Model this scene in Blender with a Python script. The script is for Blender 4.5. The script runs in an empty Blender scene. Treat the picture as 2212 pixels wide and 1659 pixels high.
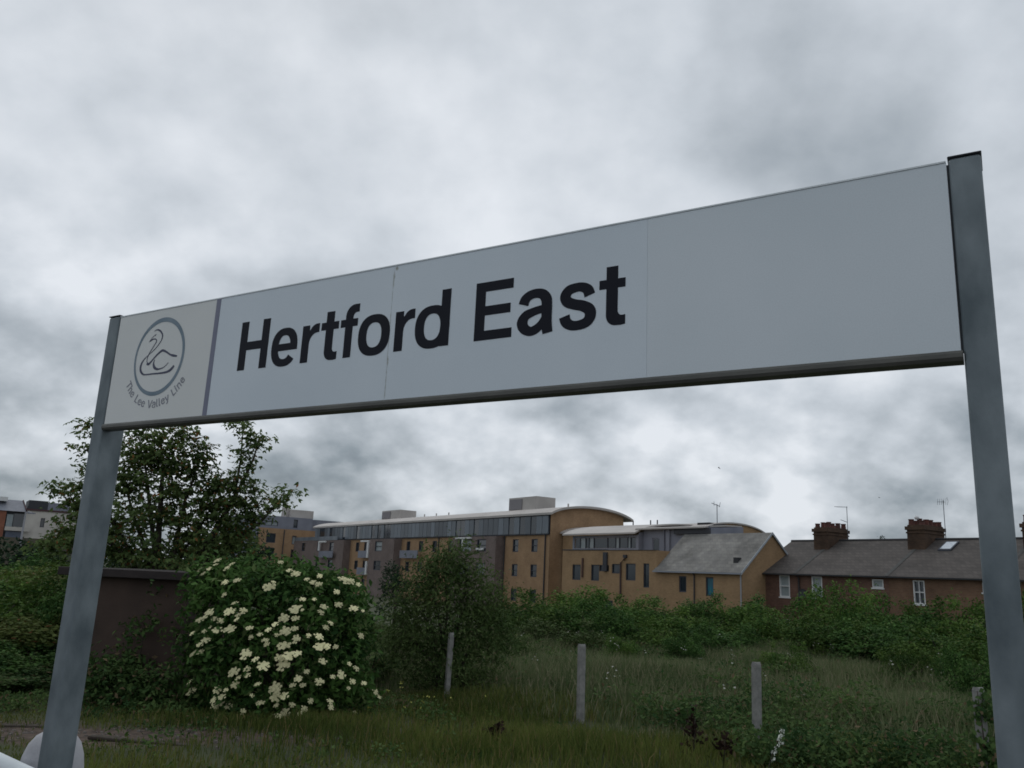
import bpy, math, random
import numpy as np
from mathutils import Vector, Matrix

# ---------------------------------------------------------------- camera
scene = bpy.context.scene
COL = scene.collection
EYE = 2.45
PITCH, ROLL, FPX, CX, CY = 0.2289445, 0.0460883, 1791.9, 1106.0, 829.5
_F = Vector((0, math.cos(PITCH), math.sin(PITCH)))
_U = Vector((0, -math.sin(PITCH), math.cos(PITCH)))
_R = Vector((1, 0, 0))
R2 = _R * math.cos(ROLL) + _U * math.sin(ROLL)
U2 = -_R * math.sin(ROLL) + _U * math.cos(ROLL)
cam_data = bpy.data.cameras.new("camera")
cam_data.sensor_width = 36.0
cam_data.lens = 36.0 * FPX / 2212.0
cam_data.clip_start = 0.05
cam_data.clip_end = 6000
cam = bpy.data.objects.new("camera", cam_data)
COL.objects.link(cam)
m = Matrix.Identity(4)
for i in range(3):
    m[i][0], m[i][1], m[i][2] = R2[i], U2[i], -_F[i]
m[0][3], m[1][3], m[2][3] = 0, 0, EYE
cam.matrix_world = m
scene.camera = cam

def ray(px, py):
    return R2 * ((px - CX) / FPX) - U2 * ((py - CY) / FPX) + _F
def at(px, py, Y):
    d = ray(px, py)
    return Vector((0, 0, EYE)) + d * (Y / d.y)

# ---------------------------------------------------------------- colour management
vs = scene.view_settings
vs.view_transform = 'Standard'
vs.look = 'None'
vs.exposure = 0.12
vs.gamma = 1.0
vs.use_curve_mapping = False
try:
    scene.cycles.pixel_filter_type = 'BLACKMAN_HARRIS'
    scene.cycles.filter_width = 1.7
    scene.cycles.max_bounces = 6
    scene.cycles.transparent_max_bounces = 4
except Exception:
    pass

# ---------------------------------------------------------------- world: overcast sky
SUN_EL, SUN_AZ = math.radians(52), math.radians(-25)      # azimuth from +Y towards +X
world = bpy.data.worlds.new("World")
scene.world = world
world.use_nodes = True
wt = world.node_tree
wt.nodes.clear()
def wn(t, **kw):
    n = wt.nodes.new(t)
    for k, v in kw.items():
        setattr(n, k, v)
    return n
def wmath(op, a, b=None, c=None, clamp=False):
    n = wn('ShaderNodeMath', operation=op)
    n.use_clamp = clamp
    for i, x in enumerate((a, b, c)):
        if x is None: continue
        if isinstance(x, (int, float)): n.inputs[i].default_value = x
        else: wt.links.new(x, n.inputs[i])
    return n.outputs[0]
w_out = wn('ShaderNodeOutputWorld')
w_bg = wn('ShaderNodeBackground')
w_bg.inputs['Strength'].default_value = 0.1
wt.links.new(w_bg.outputs[0], w_out.inputs['Surface'])
w_sky = wn('ShaderNodeTexSky')
w_sky.sky_type = 'NISHITA'
w_sky.sun_disc = False
w_sky.sun_elevation = SUN_EL
w_sky.sun_rotation = SUN_AZ
w_sky.air_density = 1.0
w_sky.dust_density = 2.0
w_tc = wn('ShaderNodeTexCoord')
w_nrm = wn('ShaderNodeVectorMath', operation='NORMALIZE')
wt.links.new(w_tc.outputs['Generated'], w_nrm.inputs[0])
w_sep = wn('ShaderNodeSeparateXYZ')
wt.links.new(w_nrm.outputs[0], w_sep.inputs[0])
zz = wmath('ADD', wmath('MAXIMUM', w_sep.outputs['Z'], 0.0), 0.60)
w_cmb = wn('ShaderNodeCombineXYZ')
wt.links.new(wmath('DIVIDE', w_sep.outputs['X'], zz), w_cmb.inputs[0])
wt.links.new(wmath('DIVIDE', w_sep.outputs['Y'], zz), w_cmb.inputs[1])
w_cmb.inputs[2].default_value = 3.7
def wnoise(scale, detail, rough, dist, off=None):
    n = wn('ShaderNodeTexNoise')
    n.inputs['Scale'].default_value = scale
    n.inputs['Detail'].default_value = detail
    n.inputs['Roughness'].default_value = rough
    n.inputs['Distortion'].default_value = dist
    src = w_cmb.outputs[0]
    if off:
        a = wn('ShaderNodeVectorMath', operation='ADD'); wt.links.new(src, a.inputs[0]); a.inputs[1].default_value = off
        src = a.outputs[0]
    wt.links.new(src, n.inputs['Vector'])
    return n.outputs['Fac']
# two cloud decks; each is compared with itself a little way towards the light, which gives the lumps a lit and a shaded side
n1 = wnoise(2.7, 8, 0.50, 0.0); n1b = wnoise(2.7, 8, 0.50, 0.0, (-.04, .070, .016))
n2 = wnoise(6.8, 7, 0.52, 0.0); n2b = wnoise(6.8, 7, 0.52, 0.0, (-.018, .032, .008))
low = wmath('MULTIPLY', wmath('SUBTRACT', 0.40, w_sep.outputs['Z'], clamp=True), 2.5)   # crisper lumps near the horizon
v = wmath('ADD', 0.73, wmath('MULTIPLY', wmath('SUBTRACT', n1, 0.5), 0.80))
v = wmath('ADD', v, wmath('MULTIPLY', wmath('SUBTRACT', n1, n1b), wmath('ADD', 0.65, wmath('MULTIPLY', low, 1.9))))
v = wmath('ADD', v, wmath('MULTIPLY', wmath('SUBTRACT', n2, n2b), wmath('ADD', 0.26, wmath('MULTIPLY', low, 0.85))))
v = wmath('ADD', v, wmath('MULTIPLY', wmath('SUBTRACT', n2, 0.5), wmath('ADD', 0.14, wmath('MULTIPLY', low, 0.10))))
v = wmath('SUBTRACT', v, wmath('MULTIPLY', low, 0.07))
# broad bright and dark cloud masses: direction (x, y, z), angular radius in degrees, weight
MASSES = [(-.50,.79,.34, 10, .17), (-.42,.83,.37, 9, .06), (.06,.83,.55, 11, .08), (-.05,.88,.44, 9, .10),
          (.07,.993,.10, 4, .22), (-.40,.86,.29, 6, .20), (.22,.95,.2, 7, .12),
          (.323,.786,.528, 7, -.20), (.40,.80,.44, 5, -.10), (-.43,.77,.50, 9, -.10), (-.52,.81,.275, 5.5, -.30), (-.40,.86,.335, 4.5, -.06),
          (.085,.98,.165, 5, -.20), (-.50,.86,.075, 6, -.22), (-.22,.96,.15, 5, -.10), (.44,.885,.15, 5, -.12),
          (-.22,.97,.075, 6, -.10), (.55,.82,.12, 5, -.12)]
w_wob = wn('ShaderNodeTexNoise')
w_wob.inputs['Scale'].default_value = 4.5
w_wob.inputs['Detail'].default_value = 5
wt.links.new(w_cmb.outputs[0], w_wob.inputs['Vector'])
w_wv = wn('ShaderNodeVectorMath', operation='SUBTRACT')
wt.links.new(w_wob.outputs['Color'], w_wv.inputs[0]); w_wv.inputs[1].default_value = (.5, .5, .5)
w_ws = wn('ShaderNodeVectorMath', operation='SCALE')
wt.links.new(w_wv.outputs[0], w_ws.inputs[0]); w_ws.inputs['Scale'].default_value = 0.22
w_wd = wn('ShaderNodeVectorMath', operation='ADD')
wt.links.new(w_nrm.outputs[0], w_wd.inputs[0]); wt.links.new(w_ws.outputs[0], w_wd.inputs[1])
w_wn = wn('ShaderNodeVectorMath', operation='NORMALIZE')
wt.links.new(w_wd.outputs[0], w_wn.inputs[0])
for (dx, dy, dz, deg, wgt) in MASSES:
    dd = Vector((dx, dy, dz)).normalized()
    dot = wn('ShaderNodeVectorMath', operation='DOT_PRODUCT')
    wt.links.new(w_wn.outputs[0], dot.inputs[0]); dot.inputs[1].default_value = dd
    mr = wn('ShaderNodeMapRange', interpolation_type='SMOOTHSTEP')
    wt.links.new(dot.outputs['Value'], mr.inputs['Value'])
    mr.inputs['From Min'].default_value = math.cos(math.radians(deg * 1.35))
    mr.inputs['From Max'].default_value = math.cos(math.radians(deg * 0.12))
    mr.inputs['To Min'].default_value = 0; mr.inputs['To Max'].default_value = wgt
    v = wmath('ADD', v, mr.outputs['Result'])
w_ramp = wn('ShaderNodeValToRGB')
cr = w_ramp.color_ramp
cr.elements[0].position = 0.0; cr.elements[0].color = (.135, .165, .195, 1)
cr.elements[1].position = 1.0; cr.elements[1].color = (.715, .750, .795, 1)
for p, c in ((.28, (.240, .280, .316, 1)), (.52, (.385, .426, .466, 1)), (.76, (.545, .588, .636, 1))):
    e = cr.elements.new(p); e.color = c
wt.links.new(v, w_ramp.inputs[0])
w_scale = wn('ShaderNodeVectorMath', operation='SCALE')
wt.links.new(w_ramp.outputs[0], w_scale.inputs[0]); w_scale.inputs['Scale'].default_value = 10.0
w_mix = wn('ShaderNodeMix', data_type='RGBA')
w_mix.inputs[0].default_value = 0.95
wt.links.new(w_sky.outputs[0], w_mix.inputs[6]); wt.links.new(w_scale.outputs[0], w_mix.inputs[7])
wt.links.new(w_mix.outputs[2], w_bg.inputs['Color'])

sun_d = bpy.data.lights.new("sun", 'SUN')
sun_d.energy = 0.5
sun_d.angle = math.radians(35)
sun_d.color = (1.0, .96, .9)
sun = bpy.data.objects.new("sun", sun_d)
COL.objects.link(sun)
_sd = Vector((math.sin(SUN_AZ) * math.cos(SUN_EL), math.cos(SUN_AZ) * math.cos(SUN_EL), math.sin(SUN_EL)))
sun.rotation_euler = _sd.to_track_quat('Z', 'Y').to_euler()
sun.location = (0, 0, 60)

# ---------------------------------------------------------------- helpers
def tag(o, label=None, cat=None, group=None, kind=None):
    if label: o['label'] = label
    if cat: o['category'] = cat
    if group: o['group'] = group
    if kind: o['kind'] = kind
    return o

def link(name, me, parent=None, mat=None):
    o = bpy.data.objects.new(name, me)
    COL.objects.link(o)
    if parent is not None: o.parent = parent
    if mat is not None and me is not None and len(me.materials) == 0: me.materials.append(mat)
    return o

def empty(name, loc, rz=0.0):
    o = bpy.data.objects.new(name, None)
    o.empty_display_size = .3
    COL.objects.link(o)
    o.location = loc
    o.rotation_euler = (0, 0, rz)
    return o

def copy_tree(o, parent=None):
    c = o.copy()
    COL.objects.link(c)
    c.parent = parent
    for ch in list(o.children):
        copy_tree(ch, c)
    return c

class MB:
    """collects geometry; build() links ONE mesh object"""
    def __init__(s): s.v, s.f, s.smooth = [], [], False
    def add(s, vs_, fs_):
        n = len(s.v)
        s.v += [tuple(p) for p in vs_]
        s.f += [tuple(i + n for i in f) for f in fs_]
        return s
    def box(s, x0, x1, y0, y1, z0, z1, fm=None):
        P = [(x0,y0,z0),(x1,y0,z0),(x1,y1,z0),(x0,y1,z0),(x0,y0,z1),(x1,y0,z1),(x1,y1,z1),(x0,y1,z1)]
        if fm: P = [fm(*p) for p in P]
        return s.add(P, [(0,3,2,1),(4,5,6,7),(0,1,5,4),(1,2,6,5),(2,3,7,6),(3,0,4,7)])
    def quad(s, a, b, c, d): return s.add([a, b, c, d], [(0,1,2,3)])
    def tube(s, path, radii, n=8, cap=True):
        path = [Vector(p) for p in path]
        if isinstance(radii, (int, float)): radii = [radii] * len(path)
        base = len(s.v)
        up = Vector((0, 0, 1))
        for i, p in enumerate(path):
            d = (path[min(i+1, len(path)-1)] - path[max(i-1, 0)]).normalized()
            a = d.cross(up if abs(d.z) < .9 else Vector((1, 0, 0))).normalized()
            b = d.cross(a)
            for k in range(n):
                t = 2*math.pi*k/n
                s.v.append(tuple(p + (a*math.cos(t) + b*math.sin(t)) * radii[i]))
        for i in range(len(path)-1):
            for k in range(n):
                k2 = (k+1) % n
                s.f.append((base+i*n+k, base+i*n+k2, base+(i+1)*n+k2, base+(i+1)*n+k))
        if cap:
            s.f.append(tuple(base+k for k in range(n))[::-1])
            s.f.append(tuple(base+(len(path)-1)*n+k for k in range(n)))
        return s
    def lathe(s, c, prof, n=16):
        base = len(s.v)
        for (r, z) in prof:
            for k in range(n):
                t = 2*math.pi*k/n
                s.v.append((c[0]+r*math.cos(t), c[1]+r*math.sin(t), c[2]+z))
        for i in range(len(prof)-1):
            for k in range(n):
                k2 = (k+1) % n
                s.f.append((base+i*n+k, base+i*n+k2, base+(i+1)*n+k2, base+(i+1)*n+k))
        s.f.append(tuple(base+(len(prof)-1)*n+k for k in range(n)))
        return s
    def mesh(s, name, off=(0, 0, 0)):
        me = bpy.data.meshes.new(name)
        me.from_pydata([(x-off[0], y-off[1], z-off[2]) for x, y, z in s.v], [], s.f)
        me.update()
        if s.smooth:
            me.polygons.foreach_set('use_smooth', [True]*len(me.polygons))
        return me
    def build(s, name, mat, parent=None, off=(0, 0, 0)):
        return link(name, s.mesh(name, off), parent, mat)

def bevel(o, w, seg=2):
    b = o.modifiers.new('bevel', 'BEVEL'); b.width = w; b.segments = seg; b.limit_method = 'ANGLE'
    return o

# ---------------------------------------------------------------- materials
def mat(name, col, rough=.8, col2=None, nscale=3.0, nlo=.35, nhi=.65, bump=0.0, bscale=60, metal=0.0, spec=.4,
        objrand=0.0, detail=6, stretch=(1, 1, 1)):
    M = bpy.data.materials.new(name)
    M.use_nodes = True
    nt = M.node_tree
    P = nt.nodes['Principled BSDF']
    P.inputs['Roughness'].default_value = rough
    P.inputs['Metallic'].default_value = metal
    P.inputs['Specular IOR Level'].default_value = spec
    tc = nt.nodes.new('ShaderNodeTexCoord')
    mp = nt.nodes.new('ShaderNodeMapping')
    mp.inputs['Scale'].default_value = stretch
    nt.links.new(tc.outputs['Object'], mp.inputs[0])
    out = None
    if col2 is not None:
        no = nt.nodes.new('ShaderNodeTexNoise')
        no.inputs['Scale'].default_value = nscale
        no.inputs['Detail'].default_value = detail
        nt.links.new(mp.outputs[0], no.inputs['Vector'])
        rp = nt.nodes.new('ShaderNodeValToRGB')
        rp.color_ramp.elements[0].position = nlo; rp.color_ramp.elements[0].color = (*col, 1)
        rp.color_ramp.elements[1].position = nhi; rp.color_ramp.elements[1].color = (*col2, 1)
        nt.links.new(no.outputs['Fac'], rp.inputs[0])
        out = rp.outputs[0]
    else:
        rgb = nt.nodes.new('ShaderNodeRGB'); rgb.outputs[0].default_value = (*col, 1)
        out = rgb.outputs[0]
    if objrand:
        oi = nt.nodes.new('ShaderNodeObjectInfo')
        mr = nt.nodes.new('ShaderNodeMapRange')
        mr.inputs['To Min'].default_value = 1 - objrand; mr.inputs['To Max'].default_value = 1 + objrand
        nt.links.new(oi.outputs['Random'], mr.inputs['Value'])
        sc = nt.nodes.new('ShaderNodeVectorMath'); sc.operation = 'SCALE'
        nt.links.new(out, sc.inputs[0]); nt.links.new(mr.outputs[0], sc.inputs['Scale'])
        out = sc.outputs[0]
    nt.links.new(out, P.inputs['Base Color'])
    if bump:
        bn = nt.nodes.new('ShaderNodeTexNoise'); bn.inputs['Scale'].default_value = bscale; bn.inputs['Detail'].default_value = 5
        nt.links.new(mp.outputs[0], bn.inputs['Vector'])
        bp = nt.nodes.new('ShaderNodeBump'); bp.inputs['Strength'].default_value = bump; bp.inputs['Distance'].default_value = .02
        nt.links.new(bn.outputs['Fac'], bp.inputs['Height']); nt.links.new(bp.outputs[0], P.inputs['Normal'])
    M['out'] = 0
    return M

def brick_mat(name, c1, c2, mortar, scale, bw=.225, bh=.075, rough=.9, side=False, noise=(.8, 1.15), msize=.012):
    """brick courses too small to pick apart at this distance; mapped so that the courses run level on every wall"""
    M = bpy.data.materials.new(name); M.use_nodes = True
    nt = M.node_tree; P = nt.nodes['Principled BSDF']
    P.inputs['Roughness'].default_value = rough; P.inputs['Specular IOR Level'].default_value = .25
    tc = nt.nodes.new('ShaderNodeTexCoord')
    sp = nt.nodes.new('ShaderNodeSeparateXYZ'); nt.links.new(tc.outputs['Object'], sp.inputs[0])
    ad = nt.nodes.new('ShaderNodeMath'); ad.operation = 'ADD'
    nt.links.new(sp.outputs[0], ad.inputs[0]); nt.links.new(sp.outputs[1], ad.inputs[1])
    cb = nt.nodes.new('ShaderNodeCombineXYZ')
    nt.links.new(ad.outputs[0], cb.inputs[0]); nt.links.new(sp.outputs[2], cb.inputs[1])
    bt = nt.nodes.new('ShaderNodeTexBrick')
    bt.inputs['Scale'].default_value = scale
    bt.inputs['Color1'].default_value = (*c1, 1); bt.inputs['Color2'].default_value = (*c2, 1); bt.inputs['Mortar'].default_value = (*mortar, 1)
    bt.inputs['Mortar Size'].default_value = msize
    bt.inputs['Brick Width'].default_value = bw; bt.inputs['Row Height'].default_value = bh
    nt.links.new(cb.outputs[0], bt.inputs['Vector'])
    no = nt.nodes.new('ShaderNodeTexNoise'); no.inputs['Scale'].default_value = .7; no.inputs['Detail'].default_value = 9
    no.inputs['Roughness'].default_value = .65
    nt.links.new(tc.outputs['Object'], no.inputs['Vector'])
    mr = nt.nodes.new('ShaderNodeMapRange'); mr.inputs['From Min'].default_value = .3; mr.inputs['From Max'].default_value = .7
    mr.inputs['To Min'].default_value = noise[0]; mr.inputs['To Max'].default_value = noise[1]
    nt.links.new(no.outputs['Fac'], mr.inputs['Value'])
    sc = nt.nodes.new('ShaderNodeVectorMath'); sc.operation = 'SCALE'
    nt.links.new(bt.outputs['Color'], sc.inputs[0]); nt.links.new(mr.outputs[0], sc.inputs['Scale'])
    nt.links.new(sc.outputs[0], P.inputs['Base Color'])
    return M

def leaf_mat(name, c1, c2, c3=None, transl=.22, rough=.75, patch=1.2, frac3=.06, objrand=.0):
    M = bpy.data.materials.new(name); M.use_nodes = True
    nt = M.node_tree; P = nt.nodes['Principled BSDF']
    P.inputs['Roughness'].default_value = rough; P.inputs['Specular IOR Level'].default_value = .10
    geo = nt.nodes.new('ShaderNodeNewGeometry')
    tc = nt.nodes.new('ShaderNodeTexCoord')
    no = nt.nodes.new('ShaderNodeTexNoise'); no.inputs['Scale'].default_value = patch; no.inputs['Detail'].default_value = 4
    nt.links.new(tc.outputs['Object'], no.inputs['Vector'])
    a = nt.nodes.new('ShaderNodeMath'); a.operation = 'MULTIPLY_ADD'
    nt.links.new(geo.outputs['Random Per Island'], a.inputs[0]); a.inputs[1].default_value = .55
    b = nt.nodes.new('ShaderNodeMath'); b.operation = 'MULTIPLY_ADD'
    nt.links.new(no.outputs['Fac'], b.inputs[0]); b.inputs[1].default_value = 2.0; b.inputs[2].default_value = -.78
    nt.links.new(b.outputs[0], a.inputs[2])
    rp = nt.nodes.new('ShaderNodeValToRGB')
    rp.color_ramp.elements[0].position = .1; rp.color_ramp.elements[0].color = (*c1, 1)
    rp.color_ramp.elements[1].position = .9; rp.color_ramp.elements[1].color = (*c2, 1)
    nt.links.new(a.outputs[0], rp.inputs[0])
    col = rp.outputs[0]
    oi = nt.nodes.new('ShaderNodeObjectInfo')
    om = nt.nodes.new('ShaderNodeMapRange'); om.inputs['To Min'].default_value = 1-objrand; om.inputs['To Max'].default_value = 1+objrand
    nt.links.new(oi.outputs['Random'], om.inputs['Value'])
    os_ = nt.nodes.new('ShaderNodeVectorMath'); os_.operation = 'SCALE'
    nt.links.new(col, os_.inputs[0]); nt.links.new(om.outputs[0], os_.inputs['Scale']); col = os_.outputs[0]
    if c3:
        gt = nt.nodes.new('ShaderNodeMath'); gt.operation = 'FRACT'
        ml = nt.nodes.new('ShaderNodeMath'); ml.operation = 'MULTIPLY'; ml.inputs[1].default_value = 17.3
        nt.links.new(geo.outputs['Random Per Island'], ml.inputs[0]); nt.links.new(ml.outputs[0], gt.inputs[0])
        lt = nt.nodes.new('ShaderNodeMath'); lt.operation = 'LESS_THAN'; lt.inputs[1].default_value = frac3
        nt.links.new(gt.outputs[0], lt.inputs[0])
        mx = nt.nodes.new('ShaderNodeMix'); mx.data_type = 'RGBA'
        nt.links.new(lt.outputs[0], mx.inputs[0]); nt.links.new(col, mx.inputs[6]); mx.inputs[7].default_value = (*c3, 1)
        col = mx.outputs[2]
    nt.links.new(col, P.inputs['Base Color'])
    tr = nt.nodes.new('ShaderNodeBsdfTranslucent'); nt.links.new(col, tr.inputs['Color'])
    ms = nt.nodes.new('ShaderNodeMixShader'); ms.inputs[0].default_value = transl
    nt.links.new(P.outputs[0], ms.inputs[1]); nt.links.new(tr.outputs[0], ms.inputs[2])
    nt.links.new(ms.outputs[0], nt.nodes['Material Output'].inputs['Surface'])
    return M

M_ = {}
M_['galv'] = mat('galvanised steel', (.098,.124,.138), .6, (.215,.250,.268), 8, .33, .67, .05, 120, metal=.35, spec=.5, detail=9, stretch=(1,1,.55))
M_['cap'] = mat('dark post cap', (.055,.06,.07), .6)
M_['rail'] = mat('dark brown rail', (.075,.075,.068), .45, (.11,.108,.095), 6, bump=.1)
M_['ink'] = mat('black lettering', (.006,.007,.014), .6, spec=.2)
M_['divider'] = mat('slate blue strip', (.16,.17,.24), .45, (.19,.2,.27), 5)
M_['emb1'] = mat('emblem blue grey', (.13,.19,.24), .5, (.20,.26,.31), 12)
M_['emb2'] = mat('emblem swan ink', (.045,.05,.095), .5)
M_['emb3'] = mat('emblem small lettering', (.22,.23,.27), .5)
M_['conc'] = mat('weathered concrete', (.17,.168,.162), .95, (.27,.265,.25), 9, bump=.4, bscale=40)
M_['whiteconc'] = mat('white painted concrete', (.30,.30,.32), .8, (.42,.42,.44), 5, bump=.25, bscale=30)
M_['whitepaint'] = mat('white paint', (.62,.66,.68), .5, (.72,.76,.78), 4)
M_['tan'] = brick_mat('tan brick', (.290,.178,.092), (.345,.215,.115), (.29,.21,.13), 1.0)
M_['tan2'] = brick_mat('buff brick', (.300,.180,.096), (.36,.225,.120), (.30,.21,.14), 1.0)
M_['redbrick'] = brick_mat('dark red brick', (.118,.058,.041), (.160,.081,.056), (.12,.085,.07), 1.0, noise=(.6, 1.25))
M_['redbrick2'] = brick_mat('brown brick', (.16,.085,.050), (.205,.112,.066), (.15,.11,.085), 1.0, noise=(.6, 1.25))
M_['chimbrick'] = brick_mat('sooty brick', (.065,.038,.026), (.105,.060,.038), (.08,.06,.045), 1.0, noise=(.5, 1.3))
M_['orangebrick'] = brick_mat('orange brick', (.23,.075,.05), (.28,.09,.055), (.25,.15,.1), 1.0)
M_['purple'] = brick_mat('muted purple brick', (.150,.115,.105), (.195,.150,.138), (.17,.14,.13), 1.0)
M_['slate'] = brick_mat('slate tiles', (.066,.058,.053), (.090,.078,.071), (.058,.052,.048), 1.0, bw=.3, bh=.2, noise=(.7, 1.25), rough=.75, msize=.02)
M_['slate2'] = brick_mat('light slate tiles', (.160,.156,.148), (.205,.198,.182), (.150,.147,.140), 1.0, bw=.5, bh=.25, noise=(.6, 1.35), rough=.75, msize=.02)
M_['zinc'] = mat('pale zinc roof', (.36,.335,.315), .6, (.44,.41,.385), .4)
M_['clad'] = mat('blue grey cladding', (.080,.098,.120), .35, (.125,.145,.165), .9, spec=.5, objrand=.45, stretch=(1,1,.3))
M_['grey'] = mat('grey render', (.17,.18,.22), .8, (.21,.22,.26), .6)
M_['greydk'] = mat('dark grey trim', (.035,.037,.045), .6)
M_['glass'] = mat('window glass', (.020,.028,.036), .12, spec=.7)
M_['glasslt'] = mat('window with blind', (.20,.24,.25), .3, (.27,.30,.31), 2, spec=.6)
M_['glassteal'] = mat('teal window glass', (.02,.16,.22), .2, (.035,.10,.14), 1.4, spec=.6)
M_['frame'] = mat('white window frame', (.62,.62,.62), .6)
M_['framedk'] = mat('dark window frame', (.04,.045,.06), .6)
M_['whitewall'] = mat('cream render', (.44,.41,.38), .85, (.52,.49,.45), .5)
M_['pot'] = mat('terracotta pot', (.12,.040,.030), .85, (.06,.030,.025), 3)
M_['lead'] = mat('lead and gutter', (.03,.03,.033), .7)
M_['aerial'] = mat('aerial aluminium', (.12,.13,.15), .5)
M_['shed'] = mat('brown shed sheet', (.046,.031,.025), .9, (.072,.048,.038), 1.3, bump=.2, bscale=18, detail=9)
M_['shedroof'] = mat('shed roof felt', (.022,.018,.018), .95, (.038,.030,.029), 3, bump=.3)
M_['bark'] = mat('bark', (.035,.028,.022), .95, (.07,.058,.046), 9, bump=.5, bscale=40, stretch=(1,1,.3))
M_['birdm'] = mat('bird plumage', (.02,.02,.022), .8)
M_['platform'] = mat('platform asphalt', (.05,.05,.052), .9, (.075,.075,.075), 20, bump=.4, bscale=150)
M_['plinth'] = mat('platform brick wall', (.10,.06,.045), .9, (.14,.09,.07), 8)
M_['skylight'] = mat('bright roof window glass', (.52,.57,.62), .1, spec=.9)
M_['flower'] = mat('cream elder blossom', (.54,.51,.27), .9, (.72,.68,.42), 20, objrand=.30)
M_['deadbrown'] = leaf_mat('dead dock leaves', (.018,.011,.009), (.045,.026,.018), transl=.05)
M_['rust'] = mat('rusty metal', (.10,.045,.03), .9, (.16,.08,.05), 20)

LM = {
 'syc': leaf_mat('sycamore leaves', (.050,.085,.030), (.155,.215,.075), (.24,.11,.04), patch=.9, frac3=.05, transl=.42),
 'eld': leaf_mat('elder leaves', (.020,.056,.016), (.088,.172,.042), (.12,.17,.06), patch=1.3, frac3=.08),
 'wil': leaf_mat('willow leaves', (.040,.074,.022), (.110,.155,.052), (.12,.13,.07), patch=1.1, frac3=.05, objrand=.2),
 'bush': leaf_mat('bush leaves', (.028,.072,.016), (.125,.200,.044), (.13,.15,.06), patch=.7, frac3=.05, objrand=.3),
 'yel': leaf_mat('yellow green leaves', (.055,.085,.022), (.140,.170,.050), (.17,.08,.035), patch=.9, frac3=.04),
 'dark': leaf_mat('dark leaves', (.014,.030,.018), (.038,.066,.032), patch=1.0),
 'grass': leaf_mat('grass blades', (.052,.080,.018), (.165,.190,.050), (.20,.16,.07), transl=.25, patch=.35, frac3=.10),
 'field': leaf_mat('tall field grass', (.074,.108,.044), (.170,.200,.098), (.26,.24,.15), transl=.25, patch=.25, frac3=.18),
 'weed': leaf_mat('weed leaves', (.026,.064,.020), (.100,.155,.048), (.16,.12,.07), transl=.25, patch=.7, frac3=.06),
}

# ---------------------------------------------------------------- ground (one sheet to the horizon)
AZ = math.radians(33.98)
EX = Vector((math.sin(AZ), -math.cos(AZ), 0))      # along the street, to the right
EY = Vector((math.cos(AZ), math.sin(AZ), 0))       # away, into the plots
RZ = math.atan2(EX.y, EX.x)
def ground_z(x, y):
    d = x * EY.x + y * EY.y
    t = min(max((d - 27) / 12.0, 0), 1); t = t*t*(3-2*t)
    z = -1.10 * t
    z += .05 * math.sin(x*.9 + 1.3) * math.cos(y*.7) * (1 if y > 9 else 0)
    return z
def axis(lo, hi, fine_lo, fine_hi, step):
    a = [lo, lo*.5, lo*.25, lo*.12]
    n = int((fine_hi - fine_lo) / step)
    a += [fine_lo + i*step for i in range(n+1)]
    a += [hi*.12, hi*.25, hi*.5, hi]
    return sorted(set(a))
gx = axis(-3000, 3000, -60, 60, 1.5); gy = axis(-3000, 3000, -20, 110, 1.5)
g = MB()
g.v = [(x, y, ground_z(x, y)) for y in gy for x in gx]
nx = len(gx)
g.f = [(j*nx+i, j*nx+i+1, (j+1)*nx+i+1, (j+1)*nx+i) for j in range(len(gy)-1) for i in range(nx-1)]
g.smooth = True
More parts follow.
